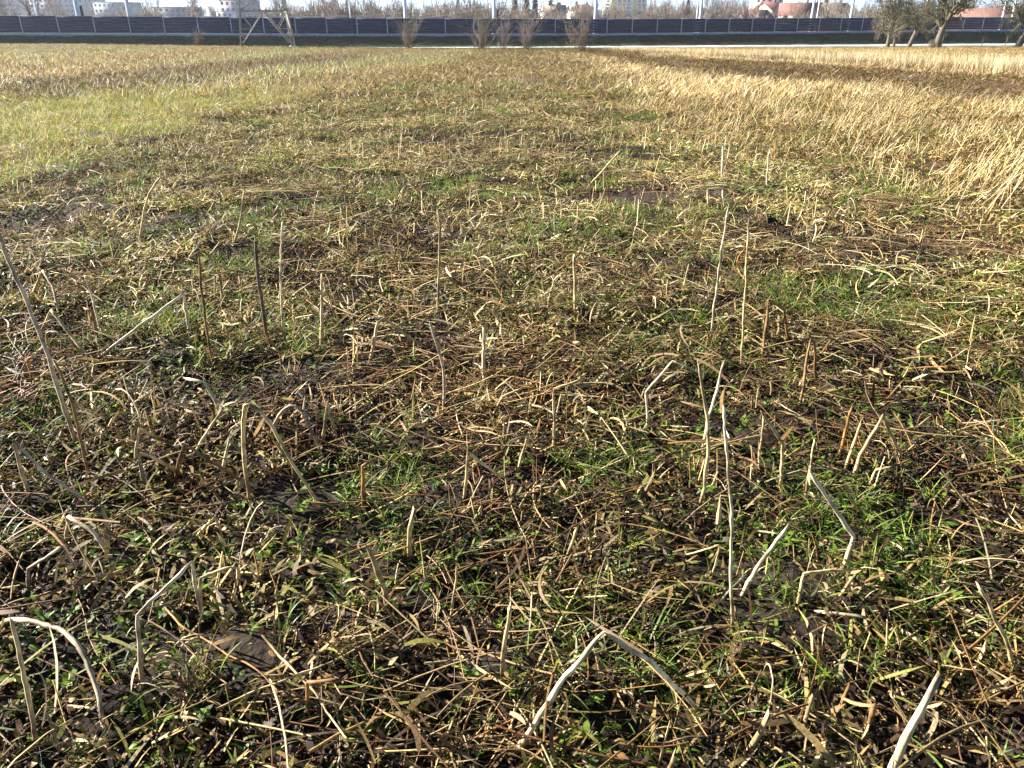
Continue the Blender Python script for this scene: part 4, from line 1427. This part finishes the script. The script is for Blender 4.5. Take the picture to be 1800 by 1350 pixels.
def grow(seed, H, trunk_h, r0, spread, levels, kids, up=.25, wig=.22, lean=(0, 0)):
    """segments of a bare tree: trunk list and branch list of (p0, p1, r0, r1)"""
    rs = np.random.RandomState(seed)
    trunk, segs = [], []

    def branch(p, d, L, r, lev):
        n = 4 if lev < 2 else 3
        pts = [p]
        for i in range(n):
            d = d + rs.normal(0, wig, 3) + np.array([0, 0, up * .35])
            d /= np.linalg.norm(d)
            pts.append(pts[-1] + d * L / n)
        rr = np.linspace(r, r * (.45 if lev < levels else .5), n + 1)
        for i in range(n):
            segs.append((pts[i], pts[i + 1], rr[i], rr[i + 1]))
        if lev >= levels:
            return
        for j in range(kids[lev]):
            t = rs.uniform(.25, 1.0)
            i = min(int(t * n), n - 1)
            q = pts[i] + (pts[i + 1] - pts[i]) * (t * n - i)
            a = rs.normal(0, 1, 3)
            a -= d * np.dot(a, d)
            a /= np.linalg.norm(a) + 1e-6
            nd = d * rs.uniform(.55, 1.0) + a * rs.uniform(.45, .95) * spread
            branch(q, nd / np.linalg.norm(nd), L * rs.uniform(.42, .68), rr[i] * .58, lev + 1)

    p, d = np.zeros(3) + np.array([0, 0, -.3]), np.array([lean[0], lean[1], 1.0])
    n = 5
    pts = [p]
    for i in range(n):
        d = d + rs.normal(0, .06, 3) * np.array([1, 1, 0])
        pts.append(pts[-1] + d / np.linalg.norm(d) * (trunk_h + .3) / n)
    rr = np.linspace(r0 * 1.12, r0 * .8, n + 1)
    rr[0] *= 1.25
    trunk = (np.array(pts), rr)
    top = pts[-1]
    for j in range(kids[0]):
        t = rs.uniform(.72, 1.0)
        q = pts[0] + (top - pts[0]) * t if j else top
        a = j * 2.399 + rs.normal(0, .3)
        tilt = rs.uniform(.25, .95) * spread if j else .15
        nd = np.array([math.cos(a) * tilt, math.sin(a) * tilt, 1.0])
        branch(q, nd / np.linalg.norm(nd), (H - trunk_h) * rs.uniform(.45, .72), r0 * rs.uniform(.42, .65), 1)
    return trunk, segs


def seg_mesh(name, segs, mat, rmin):
    P = np.array([[a, b] for a, b, _, _ in segs])
    r = np.maximum(np.array([[c, d] for _, _, c, d in segs]), rmin)
    V, F, _ = batch_tubes(P, r, 3)
    return mesh_np(name, V, F, None, mat)


def tree_proto(seed, H, th, r0, spread, kids, mat_b, mat_t, rmin=.018, lean=(0, 0), up=.25, wig=.2):
    tr, segs = grow(seed, H, th, r0, spread, len(kids) - 1, kids, up, wig, lean)
    V, F = tube(tr[0], tr[1], 9)
    tm = mesh_np('trunk', V, F, None, mat_b, True)
    return tm, seg_mesh('crown', segs, mat_t, rmin)


def put_tree(proto, x, y, z, s, label, cat='tree', group=None, name='bare_tree', rz=None):
    e = empty(name, (x, y, z), R.uniform(0, 6.28) if rz is None else rz, s)
    tag(e, label, cat, group)
    link('trunk', proto[0], e)
    link('crown', proto[1], e)
    return e


GT = 'bare trees behind the barrier'
BARE = [tree_proto(10 + i, 12, R.uniform(2.5, 4.5), .20, .9, [6, 5, 5, 4], M_BARK, [M_TWIG, M_TWIG, M_TWIGR, M_TWIGP][i % 4], .022) for i in range(7)]
TALL = [tree_proto(40 + i, 15, 4, .2, .42, [6, 6, 5, 4], M_BARK, M_TWIG, .022, up=.6) for i in range(3)]


def base_z(x, y):
    d = float(wall_dist(x, y))
    if d > -42:
        return float(np.interp(-d, [0, 14, 20, 42], [.5, .5, .5, -1.3]))
    return float(ground_h(x, y)) - .1


# close behind the railway, placed by where they stand out in the photograph
for px, off, s, kind in [(12, 22, .75, 0), (58, 20, .9, 1), (70, 24, .85, 2), (100, 60, .8, 3), (120, 60, .7, 4), (165, 45, .6, 5), (195, 60, .65, 6), (222, 40, .7, 0), (262, 40, .8, 1), (280, 55, .8, 3), (338, 24, .85, 2), (352, 30, .8, 5),
                     (372, 60, .5, 4), (478, 45, .8, 0), (505, 30, .8, 3), (525, 50, .9, 6), (548, 45, .9, 1), (566, 30, .95, 2), (590, 45, .9, 4), (607, 40, .8, 5), (628, 45, .9, 0), (645, 32, .95, 3), (662, 50, .9, 6), (690, 35, .9, 1),
                     (705, 45, .85, 2), (735, 50, .85, 4), (755, 40, .8, 5), (772, 55, .85, 0), (798, 45, .8, 1), (822, 50, .8, 3), (842, 45, .75, 6), (858, 60, .75, 2), (1020, 90, .6, 4), (1150, 50, .75, 5), (1172, 55, .8, 0), (1190, 45, .85, 1),
                     (1212, 50, .9, 2), (1240, 42, 1.0, 3), (1256, 50, 1.0, 4), (1272, 40, .95, 6), (1290, 55, .9, 5), (1318, 80, .8, 0), (1372, 60, .75, 1), (1386, 50, .9, 2), (1452, 60, .8, 6), (1468, 50, .85, 3), (1480, 30, .9, 4),
                     (1510, 50, .9, 0), (1530, 60, .9, 1), (1560, 70, .95, 2), (1590, 60, .9, 5), (1625, 70, .95, 3), (1660, 60, .9, 6), (1682, 80, 1.0, 4), (1702, 75, .95, 0), (1725, 90, 1.0, 1), (1765, 80, .9, 2), (1790, 70, .9, 5)]:
    x, y, sdist = line_at(px, off)
    tall = kind == 3
    put_tree(TALL[int(px) % 3] if tall else BARE[kind], x, y, base_z(x, y), s * R.uniform(.92, 1.08),
             'slender upright bare tree behind the railway masts' if tall else '%s bare deciduous tree behind the railway masts' % ['greyish', 'greyish', 'reddish brown', '', 'greyish', 'greyish', 'reddish brown'][kind], group=GT)

# low brown scrub just behind the railway
def shrub_mesh(seed, H, n, spread, mat, rmin, r0=.03, kids=(3, 3)):
    rs = np.random.RandomState(seed)
    segs = []

    def br(p, d, L, r, lev):
        pts = [p]
        for i in range(3):
            d = d + rs.normal(0, .13, 3) + np.array([0, 0, .06])
            d /= np.linalg.norm(d)
            pts.append(pts[-1] + d * L / 3)
        rr = np.linspace(r, r * .5, 4)
        for i in range(3):
            segs.append((pts[i], pts[i + 1], rr[i], rr[i + 1]))
        if lev < len(kids):
            for j in range(kids[lev]):
                i = rs.randint(0, 3)
                nd = d + rs.normal(0, .38, 3)
                br(pts[i] + (pts[i + 1] - pts[i]) * rs.rand(), nd / np.linalg.norm(nd), L * rs.uniform(.4, .7), rr[i] * .6, lev + 1)
    for j in range(n):
        a, t = rs.uniform(0, 6.28), abs(rs.normal(0, spread))
        b = rs.normal(0, .12, 2)
        br(np.array([b[0], b[1], -.15]), np.array([math.cos(a) * t, math.sin(a) * t, 1.0]) / math.hypot(1, t), H * rs.uniform(.55, .95), r0 * rs.uniform(.6, 1.2), 0)
    return seg_mesh('bare_shrub', segs, mat, rmin)


SCRUB = [shrub_mesh(200 + i, 4.6, 16, .55, [M_TWIGR, M_TWIGP, M_TWIG][i % 3], .03, .05, (4, 4)) for i in range(5)]
for i in range(64):
    px = R.choice([R.uniform(560, 900), R.uniform(880, 1200), R.uniform(1140, 1340), R.uniform(1390, 1800)], p=[.25, .4, .15, .2])
    x, y, s = line_at(px, R.uniform(18, 46))
    k = R.randint(5)
    o = link('bare_shrub', SCRUB[k], None, (x, y, base_z(x, y)))
    o.scale = (R.uniform(.9, 1.4),) * 2 + (R.uniform(.9, 1.3),)
    o.rotation_euler = (0, 0, R.uniform(0, 6.28))
    tag(o, 'dense %s bare scrub beyond the railway' % ['reddish brown', 'yellowish brown', 'greyish'][k % 3], 'shrub', 'scrub beyond the railway')

# shrubs on the verge in front of the barrier
for i, (px, py, hpx, wpx, mat, n, lab) in enumerate([
        (720, 86, 58, 66, M_TWIGP, 18, 'bare yellowish shrub by the pale path, standing alone'),
        (846, 90, 62, 60, M_TWIGP, 20, 'widest bare shrub on the verge, beside a thin upright one'),
        (884, 88, 56, 22, M_TWIG, 10, 'thin upright bare shrub between two wide ones'),
        (926, 90, 60, 56, M_TWIG, 17, 'bare grey brown shrub with stems fanning up before the barrier'),
        (1022, 92, 62, 56, M_TWIGP, 17, 'bare pale brown vase shaped shrub on the green verge'),
        (353, 82, 26, 24, M_TWIGR, 26, 'low reddish bush in front of the barrier near the pylon'),
        (1315, 78, 26, 18, M_TWIGP, 10, 'small thin twiggy bush beside the pale path'),
        (1222, 80, 16, 20, M_TWIGR, 12, 'tiny reddish bush at the foot of the embankment'),
        (1638, 84, 16, 14, M_TWIGP, 30, 'dry brown clump against the forked tree trunk')]):
    x, y, z = at(px, py)
    zc = y * CT
    H, W = hpx * zc / FPX * CT, wpx * zc / FPX
    me = shrub_mesh(300 + i, H, n, W / H * .34, mat, .0075 if H > 2 else .008, .02 * H / 3 + .005, (5, 4))
    o = link('bare_shrub', me, None, (x, y, z))
    tag(o, lab, 'shrub', 'shrubs in front of the barrier')

# old leaning trees with mossy olive twigs
OLD = [('old tree with pale trunk beside the red door', 1560, 82, 9.6, .30, (.02, 0), 1, 2.0), ('old tree with a leaning trunk between two others', 1597, 81, 9.8, .32, (.20, 0), 2, 2.6),
       ('thickest old tree, forked above a leaning trunk', 1646, 83, 10.6, .44, (.26, 0), 3, 2.4), ('old tree standing apart next to a staked sapling', 1787, 83, 10.2, .40, (.10, 0), 4, 2.3),
       ('dark ivy covered tree behind the pale trunk', 1571, 79, 8.6, .24, (.10, 0), 5, 1.8)]
for lab, px, py, H, r0, lean, sd, th in OLD:
    x, y, z = at(px, py)
    pr = tree_proto(60 + sd, H, th, r0, 1.15, [7, 6, 6, 6, 3], M_BARK if sd != 5 else M_BARKD, M_OLIVE if sd != 5 else M_TWIGP, .014, lean, .05, .28)
    put_tree(pr, x, y, z, 1.0, lab, group='old trees on the meadow edge', name='old_tree', rz=0)
for px, py, H, lab in [(1655, 80, 3.4, 'slim young tree behind the forked old tree'), (1725, 79, 2.2, 'small spreading sapling in front of the embankment'), (1766, 79, 2.6, 'straight staked sapling in front of the embankment')]:
    x, y, z = at(px, py)
    pr = tree_proto(int(px), H, H * .45, .07, .9, [5, 4, 4], M_BARK, M_OLIVE, .012)
    put_tree(pr, x, y, z, 1.0, lab, group='young trees by the path', name='young_tree')


# conifers
def conifer(seed, H, W):
    rs = np.random.RandomState(seed)
    tm = mesh_np('trunk', *tube([(0, 0, -.3), (0, 0, H * .5), (0, 0, H)], [W * .06, W * .04, .02], 7), None, M_BARKD, True)
    segs = []
    for i in range(420):
        t = rs.uniform(.10, 1) ** .8
        a = rs.uniform(0, 6.28)
        L = W * .5 * (1 - t) * rs.uniform(.6, 1.1) + .15
        p = np.array([0, 0, H * t])
        q = p + np.array([math.cos(a) * L, math.sin(a) * L, -L * rs.uniform(.05, .4)])
        segs.append((p, q, .03, .16 * (1.1 - t)))
        for _ in range(3):
            m = p + (q - p) * rs.uniform(.4, 1)
            segs.append((m, m + np.array([rs.normal(0, .35), rs.normal(0, .35), rs.uniform(-.4, .1)]), .13, .03))
    return tm, seg_mesh('crown', segs, M_FIR, .02)


FIRS = [conifer(5, 13, 5), conifer(6, 12, 4), conifer(7, 12, 6)]
for px, dist, s, k in [(806, 260, .8, 0), (905, 230, .95, 2), (925, 235, 1.0, 2), (940, 240, .9, 0), (967, 330, 1.1, 1), (983, 350, .85, 1), (1012, 420, 1.0, 1), (1206, 250, .8, 1), (1335, 300, .8, 2), (1445, 330, 1.0, 0)]:
    x, y = col_at(px, dist)
    put_tree(FIRS[k], x, y, base_z(x, y), s, '%s dark conifer among the bare trees' % ['tall', 'narrow', 'broad'][k], group='conifers behind the barrier', name='conifer')


# ------------------------------------------------------------------ buildings
def house(name, px, dist, w, dep, eave, rise, wall_c, roof_c, label, rz=0.0, rows=2, cols=3, flat=False, chim=True, base=None, hip=False):
    x, y = col_at(px, dist)
    z = (float(ground_h(x, y)) if base is None else base) - .2
    e = empty(name, (x, y, z), rz)
    tag(e, label, 'house' if name == 'house' else 'building', 'houses of the far town')
    mw = plain_mat('render_wall', wall_c, .85, .08, .6, .2)
    mr = plain_mat('roof', roof_c, .8, .2, 1.2, .2)
    link('wall', MB().box((0, 0, eave / 2), (w, dep, eave)).mesh('wall', mw), e)
    b = MB()
    ow, od = w / 2 + .4, dep / 2 + .4
    if flat:
        b.box((0, 0, eave + .25), (w + .5, dep + .5, .5))
    elif hip:
        V = [(-ow, -od, eave), (ow, -od, eave), (ow, od, eave), (-ow, od, eave), (-ow * .45, 0, eave + rise), (ow * .45, 0, eave + rise)]
        b.add(V, [[0, 1, 5, 4], [2, 3, 4, 5]], [[1, 2, 5], [3, 0, 4]]).add(V[:4], [[0, 3, 2, 1]])
    else:
        V = [(-ow, -od, eave - .15), (ow, -od, eave - .15), (ow, 0, eave + rise), (-ow, 0, eave + rise), (-ow, od, eave - .15), (ow, od, eave - .15)]
        V2 = [(a, c, d - .25) for a, c, d in V]
        b.add(V + V2, [[0, 1, 2, 3], [3, 2, 5, 4], [6, 9, 8, 7], [9, 10, 11, 8], [0, 6, 7, 1], [4, 5, 11, 10], [0, 3, 9, 6], [3, 4, 10, 9], [1, 7, 8, 2], [2, 8, 11, 5]])
        link('gable', MB().add([(-w / 2, -dep / 2, eave), (-w / 2, dep / 2, eave), (-w / 2, 0, eave + rise * .92), (w / 2, -dep / 2, eave), (w / 2, dep / 2, eave), (w / 2, 0, eave + rise * .92)], [], [[0, 2, 1], [3, 4, 5]]).mesh('gable', mw), e)
    rf = link('roof', b.mesh('roof', mr), e)
    if chim and not flat:
        link('chimney', MB().box((w * .18, 0, eave + rise + .2), (.6, .6, 1.6)).mesh('chimney', mr), rf)
    ww = min(1.3, w / cols * .42)
    fr = MB().box((0, 0, 0), (ww + .2, .10, 1.55)).mesh('window', mw)
    pn = MB().box((0, -.06, 0), (ww, .06, 1.35)).mesh('pane', M_GLASSP if flat else M_GLASS)
    for r in range(rows):
        for c in range(cols):
            o = link('window', fr, e, ((c + .5) / cols * w - w / 2, -dep / 2 - .03, eave * (r + .55) / rows))
            link('pane', pn, o)
    return e


M_GLASS = plain_mat('window_glass', (.05, .06, .08), .15, .2, 1, .6)
M_GLASSP = plain_mat('pale_window_glass', (.12, .13, .15), .2, .2, 1, .5)
HW = [
    ('house', 972, 330, 9, 8, 6.2, 2.6, (.62, .60, .56), (.30, .22, .18), 'pale house with a grey brown roof among the conifers', .2, 2, 3, False),
    ('house', 1022, 340, 11, 9, 6.8, 2.4, (.72, .66, .52), (.20, .13, .10), 'cream house with a brown hipped roof by a mast', .3, 2, 3, False),
    ('house', 992, 400, 10, 8, 6.4, 2.4, (.50, .46, .42), (.20, .14, .12), 'small grey house between the cream and the pale house', 0, 2, 2, False),
    ('house', 1318, 250, 12, 8, 4.0, 3.0, (.6, .55, .48), (.20, .09, .07), 'low house with a dark red roof and dormer', .5, 1, 3, False),
    ('house', 1307, 225, 6, 5, 3.0, 2.0, (.5, .42, .38), (.38, .16, .09), 'small annex with a bright orange roof', .4, 1, 2, False),
    ('house', 1350, 290, 10, 9, 6.0, 3.0, (.66, .6, .45), (.25, .11, .09), 'yellowish house with a red brown gabled roof', .7, 2, 3, False),
    ('house', 1400, 270, 12, 9, 5.2, 3.4, (.5, .47, .38), (.19, .09, .072), 'cream house with a wide red tiled roof', -.3, 2, 3, False),
    ('house', 1462, 205, 13, 8, 2.6, 1.5, (.5, .45, .38), (.2, .095, .07), 'low long house with an orange red roof ridge', .1, 1, 4, False),
    ('house', 1462, 330, 11, 9, 6.5, 3.0, (.5, .45, .4), (.24, .17, .14), 'grey brown house half hidden by bare branches', .4, 2, 3, False),
    ('house', 1424, 420, 9, 8, 9.0, 2.2, (.74, .72, .66), (.28, .2, .17), 'white narrow house above the red roofs', .3, 3, 2, False),
    ('barn', 1745, 210, 22, 14, 2.6, 5.4, (.45, .38, .3), (.19, .10, .075), 'large barn with a broad brown roof behind the old trees', -.35, 1, 5, False),
    ('office_block', 130, 620, 48, 16, 15.5, 1, (.30, .33, .38), (.2, .21, .23), 'wide grey flat roofed block on the far hillside', .1, 5, 14, True),
    ('office_block', 25, 640, 30, 14, 12.0, 1, (.31, .34, .39), (.2, .21, .23), 'grey flat roofed block at the end of the far hillside', -.1, 4, 9, True),
    ('office_block', 215, 600, 28, 14, 10.5, 1, (.26, .28, .31), (.18, .19, .2), 'lower pale flat roofed block beside the widest one', .05, 3, 9, True),
    ('office_block', 318, 520, 26, 12, 8.5, 1, (.20, .21, .24), (.14, .14, .15), 'low dark grey block between bare trees', .1, 3, 8, True),
    ('apartment_block', 428, 480, 20, 12, 12.5, 1, (.30, .27, .27), (.12, .10, .10), 'brownish flat roofed apartment block behind the pylon', .1, 4, 7, True),
    ('apartment_block', 402, 430, 8, 8, 7.0, 1, (.78, .78, .78), (.5, .5, .5), 'small white cube building beside the brownish block', .1, 2, 3, True),
    ('office_block', 1340, 480, 16, 10, 14.0, 1, (.66, .68, .70), (.55, .56, .58), 'pale flat roofed building above the red roofs', .1, 4, 5, True),
]
for h in HW:
    nm, px, dist, w, dep, eave, rise, wc, rc, lab, rz, rows, cols, fl = h
    house(nm, px, dist, w, dep, eave, rise, wc, rc, lab, rz, rows, cols, fl, hip='hipped' in lab)


def tower_block():
    D = 800.0
    x, y = col_at(1095, D)
    z = float(ground_h(x, y)) - .3
    e = empty('tower_block', (x, y, z), 0)
    tag(e, 'white high rise tower block with two yellow vertical strips', 'building', 'houses of the far town')
    W, H, dep = 40.0, 42.0, 16.0
    mw, my = plain_mat('white_render', (.74, .76, .78), .85, .05, .3, .2), plain_mat('yellow_render', (.72, .56, .25), .85, .06, .3, .2)
    link('wall', MB().box((0, 0, H / 2), (W, dep, H)).mesh('wall', mw), e)
    for sx, wd in ((-.29, 4.6), (.23, 3.8)):
        link('yellow_strip', MB().box((sx * W, -dep / 2 - .2, H / 2), (wd, .5, H - .4)).mesh('yellow_strip', my), e)
    link('roof', MB().box((0, 0, H + .4), (W + .6, dep + .6, .8)).mesh('roof', M_PLINTH), e)
    pn = MB().box((0, 0, 0), (2.4, .16, 1.5)).mesh('window', M_GLASS)
    for r in range(14):
        for u in (-.41, -.13, -.03, .075, .33, .43):
            link('window', pn, e, (u * W, -dep / 2 - .06, 2.0 + r * 2.9))


tower_block()

# woods far off on the hillside, standing as one mass
def wood(name, xs, ys, label, hmin, hmax, mat, seed):
    rs = np.random.RandomState(seed)
    segs = []
    for x, y in zip(xs, ys):
        z = float(ground_h(x, y))
        H = rs.uniform(hmin, hmax)
        for i in range(44):
            a, t = rs.uniform(0, 6.28), rs.uniform(.05, .6)
            d = np.array([math.cos(a) * t, math.sin(a) * t, 1.0])
            p = np.array([x, y, z - .3 + rs.uniform(0, .5) * H])
            q = p + d * H * rs.uniform(.25, .5)
            segs.append((p, q, .10, .04))
    o = link(name, seg_mesh(name, segs, mat, .05))
    tag(o, label, 'wood', kind='stuff')


for k, (p0, p1, cnt, d0, d1, h0, h1) in enumerate([(470, 900, 150, 200, 330, 7, 12), (1130, 1310, 60, 200, 320, 7, 12), (1390, 1800, 110, 215, 380, 6, 11), (-60, 400, 60, 230, 420, 5, 9), (880, 1140, 60, 190, 300, 4.5, 7)]):
    yy = R.uniform(d0, d1, cnt)
    xx = (R.uniform(p0, p1, cnt) - 900) / FPX * yy * CT
    wood('bare_wood', xx, yy, ['dense grey brown wood behind the pylon and shrubs', 'tall grey wood beyond the high rise tower', 'brown wood behind the old trees and barn', 'thin wood before the far grey blocks', 'low brown thicket below the cream house'][k], h0, h1, [M_TWIG, M_TWIG, M_TWIGP, M_TWIG, M_TWIGR][k], 20 + k)
n = 520
yy = R.uniform(420, 1150, n)
xx = R.uniform(-.86, .86, n) * yy
wood('distant_wood', xx, yy, 'bare woods far off on the hazy hillside', 6, 13, M_TWIG, 1)

# patches of old snow and pale stones along the path
M_SNOW = plain_mat('old_snow', (.78, .80, .84), .6, .06, 4, .3, .3)
for px, py, w, lab in [(682, 82, 12, 'oblong whitish snow patch near the lone shrub'), (525, 83, 12, 'flat whitish snow patch at the pylon'), (1340, 76.5, 7, 'small whitish snow patch at the foot of the embankment'), (1357, 76, 11, 'long thin whitish snow patch at the foot of the embankment'),
                       (1449, 75.5, 12, 'thin whitish snow patch beyond the masts'), (1535, 74.5, 11, 'rounded whitish snow patch near the red door')]:
    x, y, z = at(px, py)
    for _ in range(30):
        if float(wall_dist(x, y)) < 7.0:
            break
        x, y = x * 1.01, y * 1.01
    z = float(ground_h(x, y))
    r = w * y * CT / FPX / 2
    o = link('snow_patch', CL[int(px) % 5].copy(), None, (x, y, z + .12))
    o.data.materials.clear()
    o.data.materials.append(M_SNOW)
    o.scale = (r, r * .6, r * .28)
    tag(o, lab, 'snow patch', 'patches of old snow by the path')

# ------------------------------------------------------------------ the hazy air
def haze():
    hx, y0, y1, z0, z1 = 2700, -40, 3260, -3.2, 62
    b = MB().box((0, (y0 + y1) / 2, (z0 + z1) / 2), (2 * hx, y1 - y0, z1 - z0))
    m = bpy.data.materials.new('hazy_air')
    m.use_nodes = True
    nt = m.node_tree
    nt.nodes.clear()
    out = nt.nodes.new('ShaderNodeOutputMaterial')
    v = nt.nodes.new('ShaderNodeVolumePrincipled')
    v.inputs['Color'].default_value = (.86, .92, 1.0, 1)
    v.inputs['Density'].default_value = .00014
    v.inputs['Anisotropy'].default_value = .3
    nt.links.new(v.outputs[0], out.inputs['Volume'])
    o = link('haze', b.mesh('haze', m))
    tag(o, 'thin pale haze in the air over the field', 'haze', kind='stuff')


haze()
